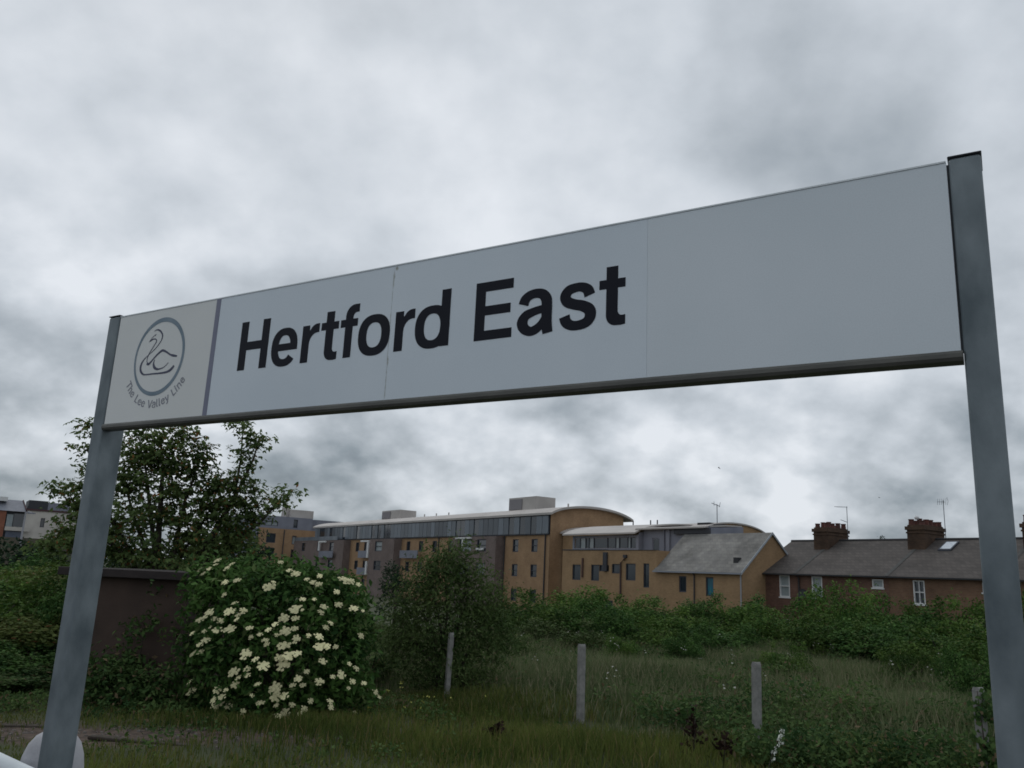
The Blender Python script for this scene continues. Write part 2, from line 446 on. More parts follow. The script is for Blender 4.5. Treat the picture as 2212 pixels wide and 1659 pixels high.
def ground_material():
    M = mat('earth and turf', (.030,.040,.016), .95, (.050,.058,.022), .6, bump=.5, bscale=8)
    nt = M.node_tree; P = nt.nodes['Principled BSDF']
    src = P.inputs['Base Color'].links[0].from_socket
    tc = nt.nodes.new('ShaderNodeTexCoord')
    no = nt.nodes.new('ShaderNodeTexNoise'); no.inputs['Scale'].default_value = .55; no.inputs['Detail'].default_value = 8
    nt.links.new(tc.outputs['Object'], no.inputs['Vector'])
    # bare trodden earth left of the elder
    vm = nt.nodes.new('ShaderNodeVectorMath'); vm.operation = 'DISTANCE'
    mp = nt.nodes.new('ShaderNodeMapping'); mp.inputs['Scale'].default_value = (.36, .95, 0)
    nt.links.new(tc.outputs['Object'], mp.inputs[0]); nt.links.new(mp.outputs[0], vm.inputs[0])
    vm.inputs[1].default_value = (-5.6*.36, 12.75*.95, 0)
    ad = nt.nodes.new('ShaderNodeMath'); ad.operation = 'MULTIPLY_ADD'; ad.inputs[1].default_value = 1.6
    nt.links.new(no.outputs['Fac'], ad.inputs[0]); nt.links.new(vm.outputs['Value'], ad.inputs[2])
    rp = nt.nodes.new('ShaderNodeValToRGB')
    rp.color_ramp.elements[0].position = .8; rp.color_ramp.elements[0].color = (1,1,1,1)
    rp.color_ramp.elements[1].position = 1.0; rp.color_ramp.elements[1].color = (0,0,0,1)
    dv = nt.nodes.new('ShaderNodeMath'); dv.operation = 'MULTIPLY'; dv.inputs[1].default_value = .55
    nt.links.new(ad.outputs[0], dv.inputs[0]); nt.links.new(dv.outputs[0], rp.inputs[0])
    n3 = nt.nodes.new('ShaderNodeTexNoise'); n3.inputs['Scale'].default_value = 9; n3.inputs['Detail'].default_value = 8
    nt.links.new(tc.outputs['Object'], n3.inputs['Vector'])
    r3 = nt.nodes.new('ShaderNodeValToRGB')
    r3.color_ramp.elements[0].position = .35; r3.color_ramp.elements[0].color = (.040,.026,.020,1)
    r3.color_ramp.elements[1].position = .7; r3.color_ramp.elements[1].color = (.115,.082,.062,1)
    nt.links.new(n3.outputs['Fac'], r3.inputs[0])
    mx = nt.nodes.new('ShaderNodeMix'); mx.data_type = 'RGBA'
    nt.links.new(rp.outputs[0], mx.inputs[0]); nt.links.new(src, mx.inputs[6]); nt.links.new(r3.outputs[0], mx.inputs[7])
    nt.links.new(mx.outputs[2], P.inputs['Base Color'])
    return M
tag(g.build('ground', ground_material()), kind='structure')

# ---------------------------------------------------------------- station sign frame
PHI = 0.54057848
SX, SY = Vector((math.cos(PHI), -math.sin(PHI), 0)), Vector((math.sin(PHI), math.cos(PHI), 0))
SORG = Vector((1.08434, 1.92615, 0)) - SX * 3.378
SZ = EYE + .58377            # underside of the white board
PLAT = .95
def SP(u, w, v): return SORG + SX*u + SY*w + Vector((0, 0, SZ + v))
SRZ = -PHI

# platform the camera and the sign stand on
pl = MB()
c = [SORG + SX*a + SY*b for a, b in ((-26, 1.0), (14, 1.0), (14, -9), (-26, -9))]
pl.add([(p.x, p.y, 0.0) for p in c] + [(p.x, p.y, PLAT) for p in c], [(4,5,6,7),(0,1,5,4),(1,2,6,5),(2,3,7,6),(3,0,4,7)])
tag(pl.build('platform', M_['platform']), kind='structure')

sign = empty('station_sign', (SORG.x, SORG.y, PLAT), SRZ)
tag(sign, 'long white station nameboard between two grey steel posts, lettered Hertford East', 'sign')
ZB = SZ - PLAT               # board bottom in the sign's local z
def sign_white(name, c1, c2, streak=False):
    M = mat(name, c1, .42, c2, 1.6, bump=.06, bscale=500, spec=.4, detail=8)
    nt = M.node_tree; P = nt.nodes['Principled BSDF']
    src = P.inputs['Base Color'].links[0].from_socket
    tc = nt.nodes.new('ShaderNodeTexCoord')
    sp = nt.nodes.new('ShaderNodeSeparateXYZ'); nt.links.new(tc.outputs['Object'], sp.inputs[0])
    fine = nt.nodes.new('ShaderNodeTexNoise'); fine.inputs['Scale'].default_value = 260; fine.inputs['Detail'].default_value = 3
    nt.links.new(tc.outputs['Object'], fine.inputs['Vector'])
    mr = nt.nodes.new('ShaderNodeMapRange'); mr.inputs['To Min'].default_value = .90; mr.inputs['To Max'].default_value = 1.08
    nt.links.new(fine.outputs['Fac'], mr.inputs['Value'])
    sc = nt.nodes.new('ShaderNodeVectorMath'); sc.operation = 'SCALE'
    nt.links.new(src, sc.inputs[0]); nt.links.new(mr.outputs[0], sc.inputs['Scale'])
    col = sc.outputs[0]
    if streak:
        # green-brown grime that has run out of the joint between two panels
        def blob(u0, v0, su, sv, amt):
            vm = nt.nodes.new('ShaderNodeVectorMath'); vm.operation = 'DISTANCE'
            mp = nt.nodes.new('ShaderNodeMapping'); mp.inputs['Scale'].default_value = (1/su, 0, 1/sv)
            nz = nt.nodes.new('ShaderNodeTexNoise'); nz.inputs['Scale'].default_value = 45; nz.inputs['Detail'].default_value = 5
            nt.links.new(tc.outputs['Object'], nz.inputs['Vector'])
            nt.links.new(tc.outputs['Object'], mp.inputs[0]); nt.links.new(mp.outputs[0], vm.inputs[0])
            vm.inputs[1].default_value = (u0/su, 0, v0/sv)
            s1 = nt.nodes.new('ShaderNodeMath'); s1.operation = 'MULTIPLY_ADD'
            nt.links.new(nz.outputs['Fac'], s1.inputs[0]); s1.inputs[1].default_value = 1.4; nt.links.new(vm.outputs['Value'], s1.inputs[2])
            m2 = nt.nodes.new('ShaderNodeMapRange'); m2.inputs['From Min'].default_value = 1.5; m2.inputs['From Max'].default_value = .9
            m2.inputs['To Min'].default_value = 0; m2.inputs['To Max'].default_value = amt
            nt.links.new(s1.outputs[0], m2.inputs['Value'])
            return m2.outputs[0]
        for args in ((1.605, ZB+.488, .010, .012, .8), (1.595, ZB+.45, .007, .055, .6), (1.594, ZB+.25, .004, .3, .35), (1.597, ZB+.135, .006, .03, .65), (1.596, ZB+.06, .004, .09, .5)):
            b = blob(*args)
            mx = nt.nodes.new('ShaderNodeMix'); mx.data_type = 'RGBA'
            nt.links.new(b, mx.inputs[0]); nt.links.new(col, mx.inputs[6]); mx.inputs[7].default_value = (.20,.19,.12,1)
            col = mx.outputs[2]
    nt.links.new(col, P.inputs['Base Color'])
    return M
sw = sign_white('sign white enamel', (.60,.665,.72), (.66,.72,.77), True)
swr = sign_white('sign white enamel right', (.60,.66,.70), (.66,.71,.75))
sl = sign_white('sign cream enamel', (.65,.665,.65), (.70,.71,.695))
def sbox(name, u0, u1, w0, w1, v0, v1, mt, par=None, bv=.001):
    o = MB().box(u0, u1, w0, w1, ZB+v0, ZB+v1).build(name, mt, par or sign)
    if bv: bevel(o, bv*.5, 1)
    return o
TH = .032
lp = sbox('logo_panel', .004, .650, 0, TH, 0, .498, sl)
lp['label'] = 'cream end panel with a swan emblem in a ring'
sbox('divider_strip', .6512, .6768, -.0012, TH, 0, .498, M_['divider'], bv=.0005)
for u0, u1, mt in ((.6770, 1.5942, sw), (1.5946, 2.5678, sw), (2.5682, 3.3765, swr)):
    sbox('board_panel', u0, u1, 0, TH, 0, .498, mt, bv=.0006)
# extruded rail under the board: rounded front lip and flat underside
r = MB()
prof = [(-.006, -.001), (-.010, -.008), (-.010, -.018), (-.004, -.026), (TH+.004, -.028), (TH+.006, -.001)]
n = len(prof)
for u in (.002, 3.380):
    for (w, v_) in prof: r.v.append((u, w, ZB + v_))
r.f = [(i, (i+1) % n, n+(i+1) % n, n+i) for i in range(n)] + [tuple(range(n)), tuple(range(n, 2*n))[::-1]]
r.build('bottom_rail', M_['rail'], sign)
sbox('top_rail', .002, 3.376, -.002, TH+.002, .4985, .503, M_['whitepaint'], bv=0)
def post(u0, u1, top):
    p = MB().box(u0, u1, -.004, .108, -.02, ZB+top).build('post', M_['galv'], sign)
    bevel(p, .009, 3)
    cp = MB().box(u0-.002, u1+.002, -.007, .111, ZB+top+.0006, ZB+top+.0050).build('post_cap', M_['cap'], p)
    bevel(cp, .002, 1)
    bp = MB().box(u0-.05, u1+.05, -.05, .16, 0.0005, .012).build('base_plate', M_['galv'], p)
post(-.079, -.001, .506)
post(3.3815, 3.4545, .507)
for w0 in (.012,):
    sbox('mounting_bracket', 3.3767, 3.3813, .010, .03, .0, .496, M_['cap'], bv=0)

# ---- lettering: outlines as curves, filled and set on the board face
GLYPHS = {"e":[[[238,-8,212,-8,175,-8],[143,0,117,16,90,33],[70,56,56,85,41,114],[34,148,34,187,34,226],[41,260,55,290,69,319],[89,343,115,359,141,376],[171,384,205,384,226,384],[246,381,266,374,285,367],[303,356,319,341,335,326],[348,306,357,282,366,258],[371,228,371,194,371,186],[371,178,371,169,272,169],[174,169,75,169,75,187],[75,204,75,221,163,221],[250,221,338,221,329,215],[319,208,310,202,310,227],[306,249,298,269,290,288],[278,303,263,314,247,325],[228,330,205,330,182,330],[163,325,146,313,130,302],[118,288,109,270,100,251],[96,232,96,211,96,200],[96,189,96,178,96,150],[101,126,110,106,120,87],[134,72,151,61,168,51],[189,46,212,46,228,46],[241,48,254,53,266,57],[277,64,285,73,294,82],[301,93,306,105,325,101],[345,96,365,91,359,71],[349,54,335,39,321,24],[303,13,283,4,262,-4]]],"o":[[[242,-8,207,-8,173,-8],[143,0,117,16,91,33],[71,56,56,85,41,114],[34,149,34,187,34,227],[41,262,56,291,71,321],[91,343,117,360,143,376],[173,384,207,384,242,384],[273,376,299,360,325,343],[345,321,359,291,374,262],[381,227,381,187,381,149],[374,114,359,85,345,56],[325,33,299,16,273,0]],[[182,46,207,46,233,46],[254,53,270,66,287,79],[299,96,307,117,315,139],[319,162,319,187,319,213],[315,236,307,258,299,280],[287,297,270,310,254,323],[233,330,207,330,182,330],[161,323,145,310,129,297],[116,280,108,258,100,237],[96,213,96,187,96,162],[100,139,108,117,116,96],[129,79,145,66,161,53]]],"d":[[[219,-8,195,-8,164,-8],[136,0,111,16,87,32],[68,55,55,84,41,114],[34,149,34,189,34,229],[41,263,55,293,69,322],[88,345,112,361,136,376],[164,384,196,384,219,384],[238,381,253,373,268,365],[279,356,287,346,296,336],[302,327,306,319,308,319],[309,319,311,319,311,382],[311,446,311,509,331,509],[351,509,372,509,372,339],[372,170,372,0,352,0],[332,0,313,0,313,20],[313,39,313,59,311,59],[309,59,307,59,302,51],[295,42,287,31,278,21],[267,12,252,4,238,-4]],[[181,47,205,47,227,47],[247,53,263,65,279,77],[291,94,299,115,308,136],[312,161,312,189,312,217],[308,242,300,263,292,284],[279,300,263,312,247,324],[228,330,205,330,181,330],[161,324,145,311,129,299],[116,282,108,261,100,240],[96,216,96,189,96,162],[100,138,109,117,117,95],[129,78,145,66,161,53]]],"a":[[[182,-9,160,-9,136,-9],[114,-4,94,5,75,14],[59,27,48,45,36,62],[30,83,30,108,30,130],[35,147,43,161,52,175],[63,185,78,193,92,201],[108,207,125,211,143,215],[160,218,178,220,201,223],[219,225,234,227,248,228],[258,231,265,235,272,239],[276,245,276,255,276,255],[276,256,276,257,276,272],[273,286,267,297,261,308],[252,316,240,322,228,328],[213,331,196,331,178,331],[162,328,149,322,136,317],[126,309,118,301,110,292],[104,283,100,274,80,280],[61,285,41,291,50,314],[62,332,79,346,95,360],[113,369,133,375,153,381],[173,384,194,384,208,384],[223,383,239,379,255,376],[271,370,286,360,301,351],[313,338,322,320,332,303],[337,280,337,251,337,168],[337,84,337,0,317,0],[297,0,277,0,277,17],[277,35,277,52,275,52],[274,52,272,52,268,43],[261,34,252,25,243,15],[230,7,215,1,200,-5]],[[155,45,170,45,193,45],[212,50,228,59,243,68],[255,79,263,93,271,107],[276,122,276,138,276,155],[276,173,276,190,273,187],[268,184,259,182,251,180],[242,178,231,176,221,174],[210,172,200,171,190,170],[182,169,175,168,161,166],[147,163,134,159,121,154],[111,148,103,139,96,131],[92,119,92,105,92,92],[95,81,102,72,109,63],[118,57,130,52,142,48]]],"s":[[[211,-8,182,-8,156,-8],[133,-4,112,3,92,11],[75,23,62,38,49,53],[40,72,36,94,55,98],[74,102,94,107,99,86],[109,70,124,60,139,50],[158,45,181,45,208,45],[229,51,244,62,260,74],[268,87,268,103,268,116],[263,127,254,136,245,144],[231,151,212,155,191,160],[170,165,149,170,115,178],[89,191,72,208,55,225],[47,247,47,274,47,296],[53,315,65,332,77,348],[94,361,115,370,136,380],[160,384,187,384,213,384],[235,380,254,372,272,365],[287,353,299,339,310,325],[319,309,324,290,305,286],[287,281,268,277,263,292],[255,304,243,316,230,327],[212,333,187,333,165,333],[146,327,131,317,116,306],[109,293,109,277,109,263],[114,252,124,243,134,235],[150,228,172,223,191,218],[210,214,229,209,264,201],[290,188,306,171,323,154],[331,133,331,107,331,84],[325,64,312,47,300,30],[282,16,260,6,237,-3]]],"T":[[[85,452,32,452,32,471],[32,490,32,509,160,509],[288,509,417,509,417,490],[417,471,417,452,363,452],[310,452,257,452,257,301],[257,151,257,0,235,0],[214,0,193,0,193,151],[193,301,193,452,139,452]]],"h":[[[114,249,114,227,114,151],[114,76,114,0,93,0],[73,0,53,0,53,170],[53,339,53,509,73,509],[93,509,114,509,114,435],[114,361,114,287,110,287],[106,287,102,287,114,322],[131,347,152,362,174,377],[199,384,227,384,253,384],[276,379,295,369,315,358],[330,342,341,321,352,299],[357,273,357,240,357,160],[357,80,357,0,337,0],[316,0,296,0,296,78],[296,157,296,235,296,265],[288,288,273,304,258,321],[237,329,210,329,192,329],[175,325,161,317,146,309],[135,298,126,283,118,267]]],"L":[[[160,0,60,0,60,170],[60,339,60,509,82,509],[103,509,125,509,125,358],[125,208,125,57,203,57],[282,57,361,57,361,38],[361,19,361,0,261,0]]],"V":[[[229,0,204,0,141,170],[79,339,16,509,39,509],[62,509,84,509,120,408],[156,307,192,206,198,189],[206,166,215,137,224,109],[235,73,248,31,243,31],[239,31,235,31,247,74],[258,110,267,138,276,166],[284,189,290,206,325,307],[360,408,395,509,417,509],[440,509,463,509,401,339],[340,170,278,0,253,0]]],"l":[[[147,-2,139,-2,110,-2],[88,5,74,20,60,35],[53,57,53,84,53,226],[53,367,53,509,73,509],[93,509,114,509,114,372],[114,235,114,99,114,81],[116,69,120,62,125,55],[133,52,146,52,152,52],[157,52,160,53,164,53],[167,54,170,54,173,37],[177,20,181,3,175,1],[169,0,162,-1,154,-2]]],"y":[[[51,-140,47,-139,52,-121],[57,-103,61,-86,65,-86],[68,-87,71,-87,83,-90],[94,-91,104,-89,114,-87],[122,-82,130,-74,138,-66],[145,-53,151,-36,155,-24],[159,-13,163,-1,114,126],[66,252,17,379,40,379],[62,379,84,379,111,305],[138,230,165,155,174,132],[181,109,187,87,193,64],[199,42,206,21,198,21],[191,21,184,21,190,42],[196,64,202,87,209,110],[216,132,224,155,251,230],[278,305,305,379,327,379],[349,379,371,379,316,234],[260,88,204,-58,196,-78],[187,-94,177,-107,166,-120],[153,-129,139,-136,125,-142],[109,-145,91,-145,81,-145],[72,-144,65,-143,57,-142]]],"i":[[[73,0,53,0,53,126],[53,253,53,379,73,379],[93,379,114,379,114,253],[114,126,114,0,93,0]],[[95,443,84,443,72,443],[62,447,54,455,45,462],[41,472,41,483,41,494],[45,504,54,512,62,520],[72,524,84,524,95,524],[106,520,114,512,122,504],[126,494,126,483,126,472],[122,462,114,455,106,447]]],"n":[[[114,249,114,227,114,151],[114,76,114,0,93,0],[73,0,53,0,53,126],[53,253,53,379,72,379],[92,379,112,379,112,349],[112,318,112,287,109,287],[106,287,102,287,114,322],[131,347,152,362,174,377],[199,384,227,384,253,384],[276,379,295,369,314,358],[330,342,341,321,352,299],[357,273,357,240,357,160],[357,80,357,0,337,0],[316,0,296,0,296,78],[296,157,296,235,296,265],[288,288,273,304,258,321],[237,329,210,329,192,329],[175,325,161,317,146,309],[135,298,126,283,118,267]]]}
def glyph_mesh(ch, off, split=False):
    cu = bpy.data.curves.new('glyph', 'CURVE')
    cu.dimensions = '2D'; cu.fill_mode = 'BOTH'; cu.extrude = .002; cu.offset = off; cu.resolution_u = 6
    for s in GLYPHS[ch]:
        sp = cu.splines.new('BEZIER'); sp.bezier_points.add(len(s)-1); sp.use_cyclic_u = True
        for b, q in zip(sp.bezier_points, s):
            q = [x/1000 for x in q]
            b.handle_left_type = b.handle_right_type = 'FREE'
            b.handle_left = (q[0], q[1], 0); b.co = (q[2], q[3], 0); b.handle_right = (q[4], q[5], 0)
    o = bpy.data.objects.new('glyph', cu)
    COL.objects.link(o)
    dg = bpy.context.evaluated_depsgraph_get()
    me = bpy.data.meshes.new_from_object(o.evaluated_get(dg))
    V = [v.co.copy() for v in me.vertices]; Fc = [tuple(p.vertices) for p in me.polygons]
    bpy.data.objects.remove(o); bpy.data.curves.remove(cu); bpy.data.meshes.remove(me)
    return V, Fc
def place_glyph(mb, ch, u0, u1, v0, v1, off=.017):
    V, Fc = glyph_mesh(ch, off)
    xs = [p.x for p in V]; ys = [p.y for p in V]
    a, b, c_, d = min(xs), max(xs), min(ys), max(ys)
    mb.add([(u0+(p.x-a)/(b-a)*(u1-u0), -.0006+p.z*.2, ZB+v0+(p.y-c_)/(d-c_)*(v1-v0)) for p in V], Fc)
def poly(mb, pts, w=-.001, dx=0.0):
    """flat polygon with a thin edge, ear-clipped by mathutils"""
    from mathutils.geometry import tessellate_polygon
    P = [Vector((x+dx, y, 0)) for x, y in pts]
    n = len(P); base = len(mb.v)
    mb.v += [(p.x, w, ZB+p.y) for p in P] + [(p.x, -.0001, ZB+p.y) for p in P]
    for t in tessellate_polygon([P]): mb.f.append(tuple(base+i for i in t))
    for i in range(n): mb.f.append((base+i, base+(i+1) % n, base+n+(i+1) % n, base+n+i))
def arc(cx_, cy_, rx, ry, a0, a1, n=7):
    return [(cx_+rx*math.cos(math.radians(a0+(a1-a0)*i/n)), cy_+ry*math.sin(math.radians(a0+(a1-a0)*i/n))) for i in range(n+1)]
B0 = .1725
def L_H(mb):
    poly(mb, [(.825,B0),(.865,B0),(.865,.2545),(.946,.2545),(.946,B0),(.986,B0),(.986,.375),(.946,.375),(.946,.289),(.865,.289),(.865,.375),(.825,.375)])
def L_r(mb, dx=0.0):
    poly(mb, [(1.168,B0),(1.2055,B0),(1.2055,.244)] + arc(1.244,.244,.0385,.0435,180,90,6) + [(1.2535,.2875),(1.2535,.3225)] +
         arc(1.243,.285,.038,.0375,90,152,5) + [(1.2045,.296),(1.2035,.319),(1.168,.319)], dx=dx)
def L_t(mb, dx=0.0):
    poly(mb, [(1.287,.3615),(1.287,.320),(1.2635,.320),(1.2635,.2905),(1.287,.2905)] + arc(1.319,.205,.032,.034,180,262,6) +
         [(1.335,.1705),(1.3505,.1725),(1.3505,.2025)] + arc(1.340,.217,.0145,.0155,270,180,5) +
         [(1.3255,.2905),(1.3500,.2905),(1.3500,.320),(1.3255,.320),(1.3255,.3615)], dx=dx)
def L_f(mb):
    poly(mb, [(1.3825,B0),(1.4185,B0),(1.4185,.2905),(1.4415,.2905),(1.4415,.320),(1.4185,.320),(1.4185,.327)] + arc(1.436,.327,.0175,.0175,180,90,5) +
         [(1.4455,.3445),(1.4455,.3755)] + arc(1.425,.334,.0425,.042,90,180,7) + [(1.3825,.320),(1.3600,.320),(1.3600,.2905),(1.3825,.2905)])
def L_E(mb):
    poly(mb, [(1.957,.1745),(2.102,.1745),(2.102,.2070),(1.996,.2070),(1.996,.2600),(2.0945,.2600),(2.0945,.2925),(1.996,.2925),(1.996,.3435),(2.1025,.3435),(2.1025,.3775),(1.957,.3775)])
def smooth(pts, k=6):
    out = []
    P = [pts[0]] + list(pts) + [pts[-1]]
    for i in range(1, len(P)-2):
        for j in range(k):
            t = j/k
            q = []
            for c_ in range(len(P[0])):
                p0, p1, p2, p3 = P[i-1][c_], P[i][c_], P[i+1][c_], P[i+2][c_]
                q.append(.5*((2*p1)+(-p0+p2)*t+(2*p0-5*p1+4*p2-p3)*t*t+(-p0+3*p1-3*p2+p3)*t**3))
            out.append(q)
    out.append(list(pts[-1]))
    return out
def se(cx_, cy_, rx, ry, deg, p=2.35):
    c_, s_ = math.cos(math.radians(deg)), math.sin(math.radians(deg))
    return (cx_+rx*math.copysign(abs(c_)**(2/p), c_), cy_+ry*math.copysign(abs(s_)**(2/p), s_))
def annulus(mb, cx_, cy_, rx, ry, ix, iy, a0=0, a1=360, icx=None, w=-.001, n=56):
    icx = cx_ if icx is None else icx
    base = len(mb.v)
    for i in range(n+1):
        t = a0+(a1-a0)*i/n
        for (x, y) in (se(cx_, cy_, rx, ry, t), se(icx, cy_, ix, iy, t)): mb.v.append((x, w, ZB+y))
    for i in range(n): mb.f.append((base+2*i, base+2*i+1, base+2*i+3, base+2*i+2))
def ribbon(mb, pts, w=-.001, k=7):
    q = smooth(pts, k); base = len(mb.v)
    for i, (x, y, wd_) in enumerate(q):
        a = q[min(i+1, len(q)-1)]; b_ = q[max(i-1, 0)]
        dx, dy = a[0]-b_[0], a[1]-b_[1]; L = math.hypot(dx, dy) or 1
        mb.v += [(x-dy/L*wd_/2, w, ZB+y+dx/L*wd_/2), (x+dy/L*wd_/2, w, ZB+y-dx/L*wd_/2)]
    for i in range(len(q)-1): mb.f.append((base+2*i, base+2*i+1, base+2*i+3, base+2*i+2))
def L_o(mb): annulus(mb, 1.523, .246, .0735, .0780, .0345, .0470)
def L_d(mb):
    annulus(mb, 1.7815, .246, .0735, .0780, .0345, .0480)
    poly(mb, [(1.8165,B0),(1.8540,B0),(1.8540,.376),(1.8165,.376)], w=-.0013)
def L_e(mb):
    annulus(mb, 1.0765, .246, .0690, .0780, .0315, .0480, 0, 322)
    poly(mb, [(1.040,.2320),(1.1455,.2320),(1.1450,.2600),(1.040,.2600)], w=-.0013)
def L_a(mb):
    ribbon(mb, [(2.1435,.2770,.0375),(2.1500,.2945,.036),(2.1665,.3070,.032),(2.1900,.3110,.031),(2.2130,.3050,.034),(2.2270,.2880,.038),(2.2300,.2650,.038),(2.2300,.2200,.038),(2.2315,.1975,.038),(2.2355,.1735,.036)], w=-.0013)
    ribbon(mb, [(2.2290,.2580,.026),(2.2060,.2545,.027),(2.1800,.2490,.029),(2.1540,.2390,.034),(2.1415,.2180,.040),(2.1495,.1970,.036),(2.1710,.1850,.031),(2.1925,.1900,.031),(2.2110,.2050,.028),(2.2240,.2250,.026)])
def L_s(mb):
    ribbon(mb, [(2.3800,.2790,.0375),(2.3730,.2970,.035),(2.3560,.3080,.031),(2.3360,.3105,.030),(2.3085,.3045,.034),(2.2955,.2860,.038),(2.3030,.2670,.036),(2.3270,.2555,.034),(2.3560,.2470,.035),(2.3790,.2320,.038),
         (2.3830,.2110,.038),(2.3700,.1925,.034),(2.3430,.1855,.031),(2.3180,.1880,.032),(2.3000,.2010,.036),(2.2935,.2200,.0375)])
letters = [lambda b: L_H(b), L_e, lambda b: L_r(b), lambda b: L_t(b), lambda b: L_f(b),
           L_o, lambda b: L_r(b,.4505), L_d,
           lambda b: L_E(b), L_a, L_s,
           lambda b: L_t(b,1.1485)]
for ch, fn in zip("HertfordEast", letters):
    b = MB(); fn(b)
    b.build('letter', M_['ink'], sign)

# ---- emblem: ring, swan strokes and the curved line of small lettering
CU, CV = .3195, .2830
ring = MB(); N = 72
for i in range(N):
    t = 2*math.pi*i/N
    ring.v.append((CU+.1665*math.cos(t), -.0009, ZB+CV+.1762*math.sin(t)))
    ring.v.append((CU-.002+.1535*math.cos(t), -.0009, ZB+CV-.001+.1570*math.sin(t)))
ring.f = [(2*i, 2*((i+1) % N), 2*((i+1) % N)+1, 2*i+1) for i in range(N)]
ring.build('emblem_ring', M_['emb1'], sign)
def stroke(mb, pts):
    q = smooth(pts)
    base = len(mb.v)
    for i, (x, y, w) in enumerate(q):
        a = q[min(i+1, len(q)-1)]; b_ = q[max(i-1, 0)]
        dx, dy = a[0]-b_[0], a[1]-b_[1]; L = math.hypot(dx, dy) or 1
        nx_, ny_ = -dy/L*w/2, dx/L*w/2
        mb.v += [(x+nx_, -.0009, ZB+y+ny_), (x-nx_, -.0009, ZB+y-ny_)]
    for i in range(len(q)-1): mb.f.append((base+2*i, base+2*i+1, base+2*i+3, base+2*i+2))
sw_ = MB()
stroke(sw_, [(.238,.356,.003),(.248,.361,.006),(.262,.366,.006),(.279,.365,.005),(.288,.356,.006),(.281,.342,.005),(.262,.318,.005),(.247,.297,.005),(.241,.277,.004),(.243,.262,.005)])
stroke(sw_, [(.239,.357,.003),(.252,.371,.003),(.266,.381,.003),(.280,.387,.002),(.272,.379,.002)])
stroke(sw_, [(.243,.258,.012),(.255,.2535,.012),(.270,.262,.009),(.289,.278,.008),(.310,.294,.009),(.334,.3065,.011),(.352,.304,.010),(.372,.295,.008),(.395,.283,.008),(.418,.2765,.011),(.441,.272,.006)])
stroke(sw_, [(.262,.402,.002),(.276,.407,.005),(.294,.4045,.008),(.312,.393,.008),(.324,.376,.008),(.320,.355,.006),(.303,.334,.005),(.275,.312,.004),(.247,.296,.003),(.2238,.281,.006),(.2075,.262,.010),(.2030,.240,.012),(.2110,.2225,.011),(.228,.210,.008),(.250,.2065,.006),(.295,.2063,.007),(.345,.2050,.008),(.385,.2065,.010),(.412,.2150,.013),(.430,.2310,.010)])
stroke(sw_, [(.2950,.2700,.003),(.2895,.2550,.008),(.2960,.2380,.013),(.3130,.2270,.011),(.3340,.2245,.007),(.3640,.2305,.004),(.3900,.2480,.003)])
sw_.build('emblem_swan', M_['emb2'], sign)
LOW = {'n': (.053,.357,0,.384), 'r': (.053,.243,0,.385)}
txt = "The Lee Valley Line"
adv = {'T':.44,'h':.41,'e':.405,' ':.26,'L':.39,'V':.46,'a':.385,'l':.235,'y':.385,'i':.21,'n':.41}
EMS = .0665
total = sum(adv[ch] for ch in txt) * EMS
R0 = .2290
sc_ = (math.radians(121) * R0) / total          # letters are spread along the arc
ang = math.radians(208.5)
cache = {}
st = MB()
for ch in txt:
    stp = adv[ch]*EMS*sc_/R0
    if ch != ' ':
        if ch not in cache: cache[ch] = glyph_mesh(ch, .010)
        V, Fc = cache[ch]
        am = ang + stp/2
        ux, uy = -math.sin(am), math.cos(am)      # reading direction (counter-clockwise along the bottom)
        ox, oy = -math.cos(am), -math.sin(am)     # letter up = towards the ring's centre
        bx, by = CU+R0*math.cos(am), CV+R0*math.sin(am)
        st.add([(bx+ux*(p.x-adv[ch]/2)*EMS+ox*p.y*EMS, -.0008+p.z*.1, ZB+by+uy*(p.x-adv[ch]/2)*EMS+oy*p.y*EMS) for p in V], Fc)
    ang += stp
st.build('emblem_lettering', M_['emb3'], sign)

# ---- white rail and round-topped concrete bollard at the platform's back edge, behind the left sign post
p0 = at(124, 1575, 4.35)
bol = MB(); bol.smooth = True
bol.lathe((0, 0, 0), [(.142, -.05), (.142, .40), (.145, .43), (.143, .47), (.134, .53), (.115, .585), (.088, .620), (.05, .642), (.015, .648)], 28)
bo = bol.build('round_bollard', M_['whiteconc'])
bo.location = (p0.x, p0.y, p0.z-.648)
PLB = p0.z-.648
tag(bo, 'pale round-topped concrete bollard behind the foot of the left sign post', 'bollard')
a_ = at(0, 1651, 4.3); b_ = at(85, 1672, 4.0)
d_ = (b_ - a_); d_.z = 0
rail = MB(); rail.smooth = True
s0 = Vector((a_.x, a_.y, a_.z)) - d_*8; s1 = Vector((a_.x, a_.y, a_.z)) + d_*2.2
rail.tube([s0, s1], .045, 14)
base_ = empty('white_railing', (s0.x, s0.y, PLAT))
tag(base_, 'white tubular railing cutting across the bottom left corner', 'railing')
rail.build('handrail', M_['whitepaint'], base_, off=(s0.x, s0.y, PLAT))
for t in (.03, .5, .97):
    q = s0.lerp(s1, t)
    MB().tube([(q.x, q.y, PLAT), (q.x, q.y, q.z-.02)], .028, 10).build('upright', M_['whitepaint'], base_, off=(s0.x, s0.y, PLAT))

